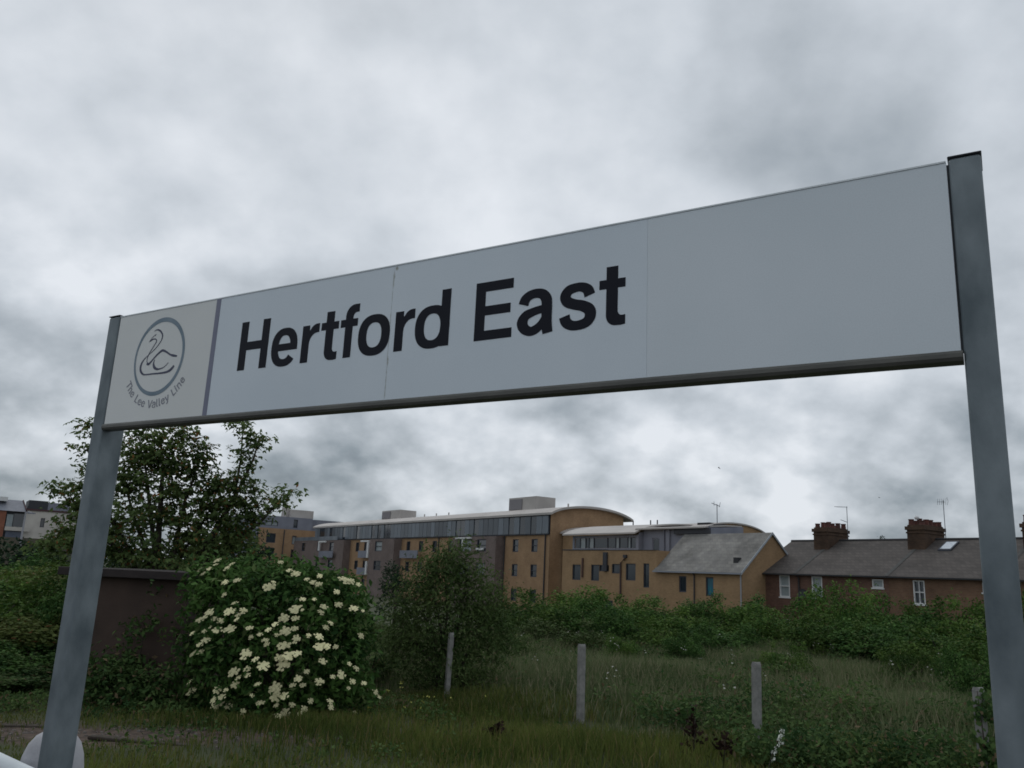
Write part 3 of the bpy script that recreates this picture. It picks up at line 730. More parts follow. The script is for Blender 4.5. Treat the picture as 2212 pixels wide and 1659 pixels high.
# ---------------------------------------------------------------- concrete fence posts
cp = MB()
cp.box(-.055, .055, -.05, .05, -.3, 1.30)
cp.add([(-.055,-.05,1.30),(.055,-.05,1.30),(.055,.05,1.30),(-.055,.05,1.30),(-.046,-.04,1.335),(.044,-.04,1.345),(.044,.042,1.33),(-.044,.04,1.34)],
       [(0,1,5,4),(1,2,6,5),(2,3,7,6),(3,0,4,7),(4,5,6,7)])
cpm = cp.mesh('concrete_post')
posts = [(-.99, 17.08, 'slim concrete fence post in front of the tall willow bush', .80),
         (1.48, 15.61, 'concrete fence post standing alone in the grass, right of the willow bush', 1.0),
         (4.00, 13.57, 'concrete fence post beside the dark dead dock plant', 1.0),
         (6.21, 11.27, 'ivy-wrapped concrete fence post just left of the right sign post', 1.0),
         (-16.2, 27.3, 'distant concrete fence post among bushes at the far left edge', 1.3)]
for i, (x, y, lab, sx) in enumerate(posts):
    o = link('concrete_post', cpm, None, M_['conc'])
    o.location = (x, y, 0 if i < 4 else -.1)
    o.scale = (sx, sx, 1)
    o.rotation_euler = (random.Random(i).uniform(-.02, .02), [.012, .004, -.006, .0, 0][i], .5)
    tag(o, lab, 'fence post', 'concrete posts of the old lineside fence')

# ---------------------------------------------------------------- buildings, all in one street frame
GZ = -3.60     # street ground level, measured from the eye
class Bld:
    """one building: an Empty at its base; parts are given in street coordinates (x', y', height above the eye)"""
    def __init__(s, name, x0, y0, label, cat='building', group=None):
        s.o = (x0, y0, GZ)
        p = EX*x0 + EY*y0
        s.root = empty(name, (p.x, p.y, EYE+GZ), RZ)
        tag(s.root, label, cat, group)
    def part(s, name, mb, mt, par=None):
        return mb.build(name, mt, par or s.root, off=s.o)
def FW(y):                      # front wall at y' = y, facing the camera: (a, depth, z)
    return lambda a, d, z: (a, y+d, z)
def SW(x):                      # side wall at x' = x facing +x'
    return lambda a, d, z: (x-d, a, z)
def wall(mb, fm, a0, a1, z0, z1, openings=(), rev=.14, topfn=None):
    """sheet with real openings and reveals"""
    xs = sorted(set([a0, a1] + [o[0] for o in openings] + [o[1] for o in openings]))
    zs = sorted(set([z0, z1] + [o[2] for o in openings] + [o[3] for o in openings]))
    for i in range(len(xs)-1):
        for j in range(len(zs)-1):
            cx_, cz_ = (xs[i]+xs[i+1])/2, (zs[j]+zs[j+1])/2
            if any(o[0] < cx_ < o[1] and o[2] < cz_ < o[3] for o in openings): continue
            mb.quad(fm(xs[i], 0, zs[j]), fm(xs[i+1], 0, zs[j]), fm(xs[i+1], 0, zs[j+1]), fm(xs[i], 0, zs[j+1]))
    for (a, b, c_, d) in openings:
        mb.quad(fm(a, 0, c_), fm(a, rev, c_), fm(a, rev, d), fm(a, 0, d))
        mb.quad(fm(b, 0, c_), fm(b, rev, c_), fm(b, rev, d), fm(b, 0, d))
        mb.quad(fm(a, 0, c_), fm(b, 0, c_), fm(b, rev, c_), fm(a, rev, c_))
        mb.quad(fm(a, 0, d), fm(b, 0, d), fm(b, rev, d), fm(a, rev, d))
def window(B, fm, a0, a1, z0, z1, fmat, gmat, nx=1, nz=1, fw=.06, rev=.14, sill=None, panes=True, d0=.05):
    f = MB()
    f.box(a0+.002, a0+fw, d0, rev-.005, z0+.002, z1-.002, fm); f.box(a1-fw, a1-.002, d0, rev-.005, z0+.002, z1-.002, fm)
    f.box(a0+fw, a1-fw, d0, rev-.005, z0+.002, z0+fw, fm); f.box(a0+fw, a1-fw, d0, rev-.005, z1-fw, z1-.002, fm)
    for i in range(1, nx):
        x = a0+(a1-a0)*i/nx; f.box(x-fw*.3, x+fw*.3, d0+.01, rev-.01, z0+fw, z1-fw, fm)
    for i in range(1, nz):
        z = z0+(z1-z0)*i/nz; f.box(a0+fw, a1-fw, d0+.004, rev-.008, z-fw*.45, z+fw*.45, fm)
    w = B.part('window', f, fmat)
    for i in range(nz):
        za, zb = z0+(z1-z0)*i/nz, z0+(z1-z0)*(i+1)/nz
        g_ = MB(); g_.quad(fm(a0+.01, rev-.03-.01*i, za+.012), fm(a1-.01, rev-.03-.01*i, za+.012), fm(a1-.01, rev-.03-.01*i, zb-.012), fm(a0+.01, rev-.03-.01*i, zb-.012))
        B.part('pane', g_, gmat if not isinstance(gmat, (list, tuple)) else gmat[i % len(gmat)], w)
    if sill:
        s = MB().box(a0-.06, a1+.06, -.06, .03, z0-.09, z0-.005, fm)
        B.part('sill', s, sill, w)
    return w

# ---- four terraced houses, one roofline
YT, EAVE, RY, RZ_ = 50.0, 1.29, 54.5, 3.69
def roof_z(y): return EAVE + (RZ_-EAVE) * (y-YT) / (RY-YT)
def chimney(B, par, x0, x1, pots):
    m_ = MB()
    y0, y1 = 53.15, 55.6
    m_.box(x0, x1, y0, y1, 2.4, 4.02)
    m_.box(x0-.05, x1+.05, y0-.05, y1+.05, 4.021, 4.12)
    m_.box(x0+.0, x1-.0, y0+.0, y1-.0, 4.121, 4.25)
    m_.box(x0-.09, x1+.09, y0-.09, y1+.09, 4.251, 4.48)
    m_.box(x0+.03, x1-.03, y0+.03, y1-.03, 4.481, 4.58)
    ch = B.part('chimney', m_, M_['chimbrick'], par)
    rr = random.Random(int(abs(x0*10)))
    xa, xb = x0+.22, x1-.22
    for k in range(pots):
        for xx in (xa, xb):
            y = y0+.22+k*(y1-y0-.44)/(pots-1)
            h = rr.choice((.34, .40, .52, .30, .44))
            p = MB().lathe((xx, y, 4.56), [(.20, 0), (.18, .06), (.155, h-.08), (.185, h-.06), (.18, h), (.13, h), (.13, h-.05)], 10)
            B.part('chimney_pot', p, M_['pot'])
    return ch
def aerial(B, x, y, z0, z1, kind):
    m_ = MB(); m_.tube([(x, y, z0), (x, y, z1)], .022, 6)
    if kind == 'yagi':
        m_.tube([(x+.05, y, z1-.05), (x-.95, y-.1, z1+.02)], .016, 5)
        for k in range(7): m_.tube([(x-.08-k*.13, y-.22, z1-.04+k*.008), (x-.08-k*.13, y+.2, z1-.04+k*.008)], .009, 4)
        m_.tube([(x, y, z1-1.15), (x-.55, y, z1-.95)], .016, 5)
        for k in range(4): m_.tube([(x-.15-k*.12, y-.14, z1-1.09+k*.045), (x-.15-k*.12, y+.14, z1-1.09+k*.045)], .01, 4)
    else:
        m_.tube([(x+.12, y, z1-.12), (x-.4, y, z1-.08)], .014, 5)
        for k in range(5): m_.tube([(x-.38+k*.14, y-.05, z1-.3), (x-.38+k*.14, y+.05, z1+.12)], .011, 4)
        m_.tube([(x+.26, y, z1-.32), (x+.33, y, z1-.08), (x+.26, y, z1+.18)], .012, 4)
    return B.part('tv_aerial', m_, M_['aerial'])
XE = [-41.15, -37.62, -30.75, -24.05, -17.2]
hlabels = ['end terraced house with one white sash window, next to the buff gable house',
           'terraced house with a satellite dish and a small square white window under the eaves',
           'terraced house with a bright roof window, left of the right sign post',
           'terraced house seen to the right of the right sign post']
hw = [[(-39.07,-38.21,-.46,1.02,1,2)], [(-36.40,-35.59,-.43,1.0,1,2), (-31.89,-31.12,.41,.93,1,1)], [(-29.16,-28.43,-.46,.94,2,2), (-25.0,-24.4,.38,.92,1,1)], [(-22.3,-21.5,-.46,.94,1,2), (-19.6,-18.8,-.46,.94,1,2)]]
for i in range(4):
    a, b = XE[i]+.004, XE[i+1]-.004
    B = Bld('terraced_house', (a+b)/2, YT, hlabels[i], 'house', 'terraced houses in one row beyond the bushes')
    ops = [w[:4] for w in hw[i]] + [(w[0], w[1], w[2]-2.9-.05, w[2]-1.5) for w in hw[i][:1]]
    m_ = MB(); wall(m_, FW(YT), a, b, GZ, EAVE-.02, ops)
    m_.quad((a, YT+9, GZ), (b, YT+9, GZ), (b, YT+9, EAVE-.02), (a, YT+9, EAVE-.02))
    for x in (a, b):
        m_.add([(x, YT, GZ), (x, YT+9, GZ), (x, YT+9, EAVE-.02), (x, RY, RZ_-.06), (x, YT, EAVE-.02)], [(0,1,2,3,4)])
    B.part('wall', m_, M_['redbrick'] if i < 2 else M_['redbrick2'])
    for (x0, x1, z0, z1, nx_, nz_) in hw[i]:
        g_ = [M_['glasslt'], M_['glasslt']] if i == 0 else ([M_['glass'], M_['glass']] if (i == 2) else [M_['glasslt'], M_['glasslt']])
        window(B, FW(YT), x0, x1, z0, z1, M_['frame'], g_, nx_, nz_, fw=.068, d0=-.012, sill=M_['frame'])
    for o_ in ops[len(hw[i]):]:
        window(B, FW(YT), *o_, M_['frame'], M_['glass'], 1, 2, fw=.08)
    rf = MB()
    ov = .28; xa = a-(.22 if i == 0 else 0); xb = b
    z_e = roof_z(YT-ov)
    for sgn in (0, 1):
        e = (YT-ov) if sgn == 0 else (2*RY-YT+ov)
        rf.add([(xa, e, z_e), (xb, e, z_e), (xb, RY, RZ_), (xa, RY, RZ_), (xa, e, z_e-.08), (xb, e, z_e-.08), (xb, RY, RZ_-.08), (xa, RY, RZ_-.08)],
               [(0,1,2,3), (4,5,6,7), (0,1,5,4), (1,2,6,5), (0,3,7,4)])
    R_ = B.part('roof', rf, M_['slate'])
    B.part('ridge_tiles', MB().tube([(xa, RY, RZ_+.01), (xb, RY, RZ_+.01)], .09, 8), M_['lead'], R_)
    if i: # raised, darker strip along the party wall
        s = MB(); s.add([(a-.12, YT-ov, z_e+.025), (a+.14, YT-ov, z_e+.025), (a+.14, RY, RZ_+.025), (a-.12, RY, RZ_+.025)], [(0,1,2,3)])
        B.part('party_wall_strip', s, mat('party strip slate', (.060,.062,.058), .9, (.082,.080,.078), 3), R_)
    gt = MB().box(xa, xb, YT-ov-.09, YT-ov-.002, z_e-.10, z_e-.01); gt.box(xa, xb, YT-.03, YT-.002, EAVE-.24, EAVE-.10)
    B.part('gutter', gt, M_['lead'])
    if i == 1:
        B.part('downpipe', MB().tube([(-37.40, YT-.28, z_e-.1), (-37.40, YT-.08, EAVE-.45), (-37.40, YT-.08, GZ)], .05, 8), M_['lead'])
        d = MB()
        cxx, cyy, czz = -36.95, YT-.28, -.22
        rings = [(0, .0), (.12, .012), (.24, .05), (.32, .095)]
        dn = Vector((.25, -1, .35)).normalized(); da = dn.cross(Vector((0, 0, 1))).normalized(); db = da.cross(dn)
        for r_, h_ in rings:
            for k in range(14):
                t = 2*math.pi*k/14; p = Vector((cxx, cyy, czz)) + da*r_*math.cos(t) + db*r_*1.1*math.sin(t) + dn*h_
                d.v.append(tuple(p))
        for q in range(3):
            for k in range(14): d.f.append((q*14+k, q*14+(k+1) % 14, (q+1)*14+(k+1) % 14, (q+1)*14+k))
        d.tube([(cxx, cyy, czz), (cxx, YT, czz-.1)], .025, 6); d.tube([(cxx, cyy, czz-.28), Vector((cxx, cyy, czz))+dn*.4], .012, 5)
        B.part('satellite_dish', d, M_['lead'])
        chimney(B, None, -38.42+.02, -37.20, 4); aerial(B, -36.55, 54.6, 3.2, 6.15, 'yagi')
    if i == 2:
        chimney(B, None, -31.20, -30.02, 5); aerial(B, -29.40, 54.6, 3.2, 6.25, 'grid')
        B.part('chimney_cowl', MB().lathe((-31.0, 54.1, 5.0), [(.10,0),(.13,.05),(.16,.12),(.12,.2),(.03,.26)], 10), M_['frame'])
        ax, bx_ = -29.10, -28.25
        ya, yb = 52.95, 54.05
        q = MB(); za, zb = roof_z(ya), roof_z(yb)
        q.add([(ax, ya, za+.01), (bx_, ya, za+.01), (bx_, yb, zb+.01), (ax, yb, zb+.01), (ax, ya, za+.10), (bx_, ya, za+.10), (bx_, yb, zb+.10), (ax, yb, zb+.10)],
              [(0,1,5,4), (1,2,6,5), (2,3,7,6), (3,0,4,7), (4,5,6,7)])
        S_ = B.part('roof_window', q, M_['framedk'])
        q = MB(); q.quad((ax+.09, ya+.10, roof_z(ya+.10)+.104), (bx_-.09, ya+.10, roof_z(ya+.10)+.104), (bx_-.09, yb-.10, roof_z(yb-.10)+.104), (ax+.09, yb-.10, roof_z(yb-.10)+.104))
        B.part('pane', q, M_['skylight'], S_)
    if i == 3: chimney(B, None, -24.42+.4, -23.30+.4, 4)

# ---- buff brick house with a light slate roof, gable towards the terrace
B = Bld('gabled_house', -44.5, 47.5, 'buff brick house with a light slate roof and white verge, gable end beside the terrace', 'house')
xl, xr, yf, yr_, yb = -48.86, -40.30, 47.5, 50.75, 54.0
ez, rz = 1.27, 4.08
ops = [(-46.42,-45.66,-.50,.69), (-43.72,-42.97,-.68,.68), (-46.2,-45.5,-3.0,-1.7)]
m_ = MB(); wall(m_, FW(yf), xl, xr, GZ, ez-.02, ops)
m_.quad((xl, yb, GZ), (xr, yb, GZ), (xr, yb, ez-.02), (xl, yb, ez-.02))
for x in (xl, xr): m_.add([(x, yf, GZ), (x, yb, GZ), (x, yb, ez-.02), (x, yr_, rz-.07), (x, yf, ez-.02)], [(0,1,2,3,4)])
B.part('wall', m_, M_['tan'])
window(B, FW(yf), *ops[0], M_['framedk'], M_['glass'], 1, 1, fw=.09)
window(B, FW(yf), *ops[1], M_['framedk'], M_['glassteal'], 1, 1, fw=.09)
window(B, FW(yf), *ops[2], M_['framedk'], M_['glass'], 1, 1, fw=.09)
rf = MB(); ov = .25; sl_ = (rz-ez)/(yr_-yf)
for sgn in (0, 1):
    e = yf-ov if sgn == 0 else yb+ov
    ze = ez-ov*sl_
    rf.add([(xl-.1, e, ze), (xr+.12, e, ze), (xr+.12, yr_, rz), (xl-.1, yr_, rz), (xl-.1, e, ze-.09), (xr+.12, e, ze-.09), (xr+.12, yr_, rz-.09), (xl-.1, yr_, rz-.09)],
           [(0,1,2,3), (4,5,6,7), (0,1,5,4), (0,3,7,4)])
B.part('roof', rf, M_['slate2'])
vg = MB()
for e in (yf-ov-.02, yb+ov+.02):
    ze = ez-(ov+.02)*sl_
    vg.add([(xr+.121, e, ze-.16), (xr+.121, yr_, rz-.14), (xr+.121, yr_, rz+.03), (xr+.121, e, ze+.03), (xr+.16, e, ze-.16), (xr+.16, yr_, rz-.14), (xr+.16, yr_, rz+.03), (xr+.16, e, ze+.03)],
           [(0,1,2,3), (4,5,6,7), (0,1,5,4), (3,2,6,7), (0,3,7,4)])
B.part('verge_board', vg, mat('pale verge', (.30,.33,.36), .7, (.37,.40,.43), 3))
ze = ez-ov*sl_
B.part('gutter', MB().box(xl-.1, xr+.1, yf-ov-.1, yf-ov-.003, ze-.13, ze-.02), mat('pale gutter', (.25,.26,.29), .6))
B.part('downpipe', MB().tube([(-44.79, yf-.25, ze-.1), (-44.79, yf-.08, ez-.5), (-44.79, yf-.08, GZ)], .05, 8), M_['greydk'])
B.part('downpipe', MB().tube([(xr-.08, yf-.07, ze-.05), (xr-.08, yf-.07, GZ)], .05, 8), mat('pale pipe', (.3,.3,.32), .6))
B.part('roof_vent', MB().box(-41.55, -41.15, 48.05, 48.45, 1.74, 2.14), M_['lead'])

# ---- helper: barrel roof slab with thickness, running along x'
def vault(mb, x0, x1, prof, th):
    n = len(prof)
    for x in (x0, x1):
        mb.v += [(x, y, z) for y, z in prof] + [(x, y, z-th) for y, z in prof]
    o = len(mb.v)-4*n
    for i in range(n-1):
        mb.f.append((o+i, o+i+1, o+2*n+i+1, o+2*n+i))
        mb.f.append((o+n+i, o+n+i+1, o+3*n+i+1, o+3*n+i))
        mb.f.append((o+i, o+i+1, o+n+i+1, o+n+i)); mb.f.append((o+2*n+i, o+2*n+i+1, o+3*n+i+1, o+3*n+i))
    mb.f.append((o, o+n, o+3*n, o+2*n)); mb.f.append((o+n-1, o+2*n-1, o+4*n-1, o+3*n-1))
def arcprof(y0, z0, yp, zp, y1, n=18):
    """circular-ish arc from the front eave through the crown, mirrored to the back"""
    out = []
    for i in range(n+1):
        y = y0+(y1-y0)*i/n
        t = (y-yp)/(yp-y0)
        out.append((y, zp-(zp-z0)*(1-math.sqrt(max(0, 1-min(1, abs(t)*.92)**2)))/(1-math.sqrt(1-.92**2))*1.0))
    return out

# ---- modern block with a set-back grey top floor and curved pale roof
B = Bld('modern_block', -54.9, 47.5, 'low modern tan brick block with grey set-back top floor and curved pale roof', 'building')
yf = 47.52
ops = [(-59.5,-58.33,.05,1.38), (-56.9,-55.83,.05,1.40), (-55.829,-54.57,.86,1.40), (-54.2,-53.0,.72,1.49), (-52.47,-51.28,.20,1.55), (-50.37,-49.7,-.30,1.58),
       (-59.3,-58.2,-2.9,-1.5), (-55,-54,-2.9,-1.5)]
m_ = MB(); wall(m_, FW(yf), -60.95, -48.875, GZ, 2.62, ops, rev=.16)
m_.quad((-60.95, yf, GZ), (-60.95, 56, GZ), (-60.95, 56, 2.62), (-60.95, yf, 2.62))
m_.quad((-48.875, yf, GZ), (-48.875, 56, GZ), (-48.875, 56, 2.62), (-48.875, yf, 2.62))
m_.quad((-60.95, yf, 2.60), (-48.875, yf, 2.60), (-48.875, 56, 2.60), (-60.95, 56, 2.60))
B.part('wall', m_, M_['tan'])
B.part('parapet_coping', MB().box(-61.0, -55.02, yf-.05, yf+.3, 2.621, 2.70).box(-54.98, -48.88, yf-.05, yf+.3, 2.621, 2.66), M_['greydk'])
for o_ in ops: window(B, FW(yf), *o_, M_['framedk'], M_['glass'], 1, 1, fw=.07, rev=.16)
B.part('downpipe', MB().box(-55.2, -54.72, yf-.16, yf-.01, .88, 2.45), M_['greydk'])
B.part('downpipe', MB().tube([(-58.0, yf-.08, 1.95), (-58.0, yf-.08, .3)], .09, 8), mat('brown pipe', (.09,.05,.04), .8))
B.part('downpipe', MB().tube([(-52.45, yf-.08, 2.15), (-52.55, yf-.10, 1.9), (-53.0, yf-.10, 1.6), (-53.0, yf-.08, -1.0)], .075, 8), mat('brown pipe two', (.07,.045,.04), .8))
B.part('hopper', MB().box(-52.62, -52.28, yf-.2, yf-.005, 2.0, 2.25), M_['greydk'])
# set-back floor
yu = 50.5
m_ = MB(); wall(m_, FW(yu), -63.3, -54.15, 2.3, 4.12, [(-63.0,-54.5,2.98,3.90)], rev=.1)
B.part('upper_wall', m_, M_['grey'])
f = MB()
xs = [-63.0,-62.2,-61.4,-60.9,-60.2,-58.3,-57.2,-56.7,-55.6,-55.2,-54.5]
for i, x in enumerate(xs[1:-1]): f.box(x-.05, x+.05, yu+.03, yu+.09, 2.98, 3.90)
wf = B.part('window', f, M_['framedk'])
lt = {1, 3, 6, 8}
for i in range(len(xs)-1):
    g_ = MB(); g_.quad((xs[i]+.06, yu+.085, 3.0), (xs[i+1]-.06, yu+.085, 3.0), (xs[i+1]-.06, yu+.085, 3.88), (xs[i]+.06, yu+.085, 3.88))
    B.part('pane', g_, M_['glasslt'] if i in lt else M_['glass'], wf)
m_ = MB(); vault(m_, -64.3, -54.1, arcprof(50.0, 4.30, 57.0, 5.45, 62.0, 14), .14)
B.part('curved_roof', m_, M_['zinc'])
m_ = MB()
m_.quad((-54.14, 50.5, 2.3), (-54.14, 53.5, 2.3), (-54.14, 53.5, 4.9), (-54.14, 50.5, 4.28))
m_.add([(-46.45, 51.0, 2.3), (-46.45, 55.0, 2.3), (-46.45, 55.0, 4.9), (-46.45, 51.0, 4.6)], [(0,1,2,3)])
m_.quad((-54.1, 55.0, 2.3), (-46.45, 55.0, 2.3), (-46.45, 55.0, 4.9), (-54.1, 55.0, 4.9))
wall(m_, FW(51.0), -54.1, -46.4, 2.3, 4.72, [(-53.0,-52.1,2.72,3.85)], rev=.12)
B.part('upper_wall', m_, M_['grey'])
window(B, FW(51.0), -53.0, -52.1, 2.72, 3.85, M_['grey'], M_['glass'], 1, 1, fw=.1, rev=.12)
B.part('downpipe', MB().tube([(-51.5, 50.92, 4.6), (-51.5, 50.92, 2.4)], .07, 6).box(-51.2, -50.8, 50.85, 50.99, 2.4, 4.6), M_['grey'])
m_ = MB(); vault(m_, -54.6, -46.6, [(50.5, 4.66), (51.5, 4.80), (53.0, 4.94), (55.0, 5.02)], .12)
B.part('curved_roof', m_, M_['zinc'])
B.part('painted_eave_shade', MB().box(-50.2, -46.3, 50.75, 50.95, 4.12, 4.56), M_['greydk'])  # dark strip added as painted shade under the eave
for x in (-60.3, -57.9, -57.0): B.part('roof_vent', MB().tube([(x, 55.5, 5.2), (x, 55.5, 5.85)], .06, 6), M_['lead'])

# ---- second vaulted block behind, brick gable to the right
B = Bld('vaulted_block', -62.0, 56.5, 'brick block with a curved roof rising just behind the buff gable house', 'building')
pr = arcprof(56.2, 5.02, 60.5, 5.82, 65.0, 16)
m_ = MB()
m_.quad((-72.5, 56.5, GZ), (-52.0, 56.5, GZ), (-52.0, 56.5, 5.0), (-72.5, 56.5, 5.0))
m_.add([(-52.0, y, z-.1) for y, z in pr[1:-1]] + [(-52.0, 64.8, GZ), (-52.0, 56.6, GZ)], [tuple(range(len(pr)))])
B.part('wall', m_, M_['tan'])
m_ = MB(); vault(m_, -72.7, -51.85, pr, .13); B.part('curved_roof', m_, M_['zinc'])
B.part('roof_plant', MB().box(-53.6, -52.2, 57.2, 58.0, 5.0, 5.62).box(-52.0+.02, -51.0, 57.4, 58.2, 5.0, 5.45), M_['lead'])
B.part('tv_aerial', MB().tube([(-51.95, 58.0, 5.4), (-51.95, 58.0, 7.3)], .035, 6).tube([(-52.5, 57.9, 7.42), (-51.7, 58.1, 7.1)], .03, 5).tube([(-52.3, 58.0, 7.15), (-52.3, 58.0, 7.55)], .02, 5)
       .tube([(-51.6, 57.9, 7.0), (-51.55, 58.0, 7.45)], .02, 5), M_['aerial'])

# ---- long apartment block with glazed top storey and barrel roof
B = Bld('apartment_block', -106.0, 55.0, 'long tan brick apartment block with blue grey top storey and pale barrel roof', 'building')
yf = 55.0
rows = [(2.86, 4.28), (.16, 1.50), (-2.55, -1.2)]
cols = [(-139.3,-138.2), (-129.6,-128.3), (-123.4,-122.1), (-120.3,-119.1), (-106.2,-105.1), (-102.6,-101.4), (-98.8,-97.6), (-94.6,-93.4), (-79.93,-78.79), (-76.28,-75.1)]
ops = [(a, b, c_, d) for a, b in cols for c_, d in rows]
m_ = MB(); wall(m_, FW(yf), -140.6, -72.9, GZ, 4.76, ops, rev=.2)
m_.quad((-140.6, yf, GZ), (-140.6, 66, GZ), (-140.6, 66, 6.6), (-140.6, yf, 6.6))
m_.quad((-140.6, 66, GZ), (-72.9, 66, GZ), (-72.9, 66, 6.4), (-140.6, 66, 6.4))
B.part('wall', m_, M_['tan2'])
for o_ in ops:
    if o_[2] < -2: window(B, FW(yf), *o_, M_['framedk'], M_['glass'], 1, 1, fw=.08, rev=.2)
    else: window(B, FW(yf), *o_, M_['framedk'], M_['glass'], 1, 2 if o_[0] > -90 else 1, fw=.09, rev=.2)
pr = arcprof(54.7, 7.08, 60.7, 8.15, 66.6, 22)
m_ = MB(); inner = [(y, z-.18) for y, z in pr if 55.0 <= y <= 66.0]
m_.add([(-72.86, 55.0, GZ), (-72.86, 55.0, inner[0][1])] + [(-72.86, y, z) for y, z in inner] + [(-72.86, 66.0, GZ)], [tuple(range(len(inner)+3))])
B.part('gable_wall', m_, M_['tan2'])
m_ = MB(); vault(m_, -141.6, -72.3, pr, .24); RF = B.part('curved_roof', m_, M_['zinc'])
B.part('eave_soffit', MB().box(-141.5, -73.0, 54.75, 55.6, 6.74, 6.80), M_['greydk'])
# top-storey cladding: one strip per panel
n = 62; x0c, x1c = -140.55, -73.0
wd = (x1c-x0c)/n
pan = MB().box(0, wd*.93, -.10, .02, 0, 1.90); me = pan.mesh('cladding_panel'); me.materials.append(M_['clad'])
me2 = MB().box(0, wd*.93, -.02, .02, 0, 1.90).mesh('glazing_panel'); me2.materials.append(M_['glass'])
rr = random.Random(5)
for i in range(n):
    dark = rr.random() < .16 or i in (55, 2, 3)
    o = link('cladding_panel', me2 if dark else me, B.root)
    o.location = (x0c+i*wd-B.o[0], 54.9-B.o[1], 4.83-B.o[2])
B.part('top_storey_backing', MB().box(x0c, x1c, 54.93, 55.3, 4.80, 6.73), M_['greydk'])
B.part('string_course', MB().box(-140.6, -72.95, 54.8, 54.99, 4.70, 4.79), M_['greydk'])
B.part('balustrade', MB().box(-147.0, -128.0, 53.75, 53.80, 4.62, 5.25), M_['clad'])
# projecting bays
for (a, b, yy, wl) in ((-147.6, -125.4, 53.8, [(-143.6,-142.0),(-136.5,-135.5),(-131.2,-129.4)]), (-115.8, -107.7, 53.8, [(-113.9,-111.6)]), (-91.7, -81.8, 53.9, [(-90.0,-87.2),(-85.9,-83.9)])):
    o2 = [(p, q, c_, d) for p, q in wl for c_, d in rows[:2]]
    m_ = MB(); wall(m_, FW(yy), a, b, GZ, 4.6, o2, rev=.2)
    m_.quad((b, yy, GZ), (b, 54.99, GZ), (b, 54.99, 4.6), (b, yy, 4.6)); m_.quad((a, yy, GZ), (a, 54.99, GZ), (a, 54.99, 4.6), (a, yy, 4.6))
    m_.quad((a, yy, 4.6), (b, yy, 4.6), (b, 54.99, 4.6), (a, 54.99, 4.6))
    B.part('projecting_bay', m_, M_['purple'])
    for k, o_ in enumerate(o2): window(B, FW(yy), *o_, M_['framedk'], M_['glasslt'] if (k == 0 and a > -120) else M_['glass'], 1, 2, fw=.1, rev=.2)
for grp in ([(-134.6, -131.6, 53.2, 53.4, 4.25, 4.5), (-134.6, -134.1, 53.2, 53.4, 2.9, 4.25)], [(-119.6, -116.6, 54.0, 54.2, 4.25, 4.5), (-117.1, -116.6, 54.0, 54.2, 1.9, 4.25)],
            [(-117.2, -116.7, 54.0, 54.2, -.6, 1.4)], [(-90.6, -87.0, 53.6, 53.85, 4.35, 4.55), (-89.0, -88.7, 53.6, 53.85, 3.2, 4.35)], [(-85.8, -84.2, 53.7, 53.85, 3.0, 3.25)]):
    wh = MB()
    for q in grp: wh.box(*q)
    B.part('white_balcony_frame', wh, M_['frame'])
for (a, b, z) in ((-134.0, -128.2, 1.8), (-120.6, -117.4, 1.9), (-106.6, -101.4, 1.95), (-120.6, -117.4, -.6)):
    B.part('balcony_screen', MB().box(a, b, 53.2 if a < -125 else 54.2, 53.3 if a < -125 else 54.3, z, z+1.05), M_['grey'])
for x in (-97.0, -82.4-10.3, -81.6+.1, -73.6): B.part('downpipe', MB().tube([(x, 54.9, 4.7), (x, 54.9, GZ)], .08, 6), M_['greydk'])
for (a, b, zt) in ((-84.9, -79.2, 9.45), (-120.3, -114.2, 9.25)):
    bx = MB().box(a, b, 57.6, 60.4, 7.7, zt); R_ = B.part('roof_plant_housing', bx, M_['zinc'])
    B.part('louvre', MB().box(a+.2, a+(b-a)*.5, 57.5, 57.59, 8.0, zt-.2), mat('louvre grey', (.20,.19,.20), .7), R_)
for x in (-112, -108, -104.5, -101, -70.8-3.5): B.part('roof_vent', MB().tube([(x, 58.5, 7.8), (x, 58.5, 8.4)], .10, 6), M_['zinc'])

# ---- far wing, facing across (wall at x' = -150)
B = Bld('far_apartment_wing', -150.0, 52.0, 'far tan brick flats with grey stepped top floors, left of the long barrel-roofed block', 'building')
ops = [(49.4,51.1,4.15,5.85), (49.4,51.1,1.7,3.3), (54.2,55.0,4.1,5.65), (54.2,55.0,1.7,3.2), (58.8,59.7,4.1,5.6), (62.2,63.1,4.1,5.6)]
m_ = MB(); wall(m_, SW(-150), 47.9, 66, GZ, 6.75, ops, rev=.25)
m_.quad((-150, 47.9, GZ), (-165, 47.9, GZ), (-165, 47.9, 6.75), (-150, 47.9, 6.75))
B.part('wall', m_, M_['tan2'])
for k, o_ in enumerate(ops): window(B, SW(-150), *o_, M_['framedk'], M_['glasslt'] if k in (2,) else M_['glass'], 1, 1, fw=.12, rev=.25)
m_ = MB(); wall(m_, SW(-150.1), 45.9, 47.88, GZ, 6.7, (), rev=.2); m_.quad((-150.1, 45.9, GZ), (-165, 45.9, GZ), (-165, 45.9, 6.7), (-150.1, 45.9, 6.7))
B.part('grey_corner', m_, M_['grey'])
m_ = MB(); wall(m_, SW(-150.6), 46.0, 58.0, 6.76, 9.0, [(49.2,51.5,7.2,8.0), (54.4,55.2,7.1,8.6)], rev=.2)
m_.quad((-150.6, 46.0, 6.76), (-163, 46.0, 6.76), (-163, 46.0, 9.0), (-150.6, 46.0, 9.0)); m_.quad((-150.6, 46, 9.0), (-150.6, 58, 9.0), (-163, 58, 9.0), (-163, 46, 9.0))
wall(m_, SW(-151.4), 58.0, 67.0, 6.76, 8.9, (), rev=.2); m_.quad((-151.4, 58, 8.9), (-151.4, 67, 8.9), (-163, 67, 8.9), (-163, 58, 8.9))
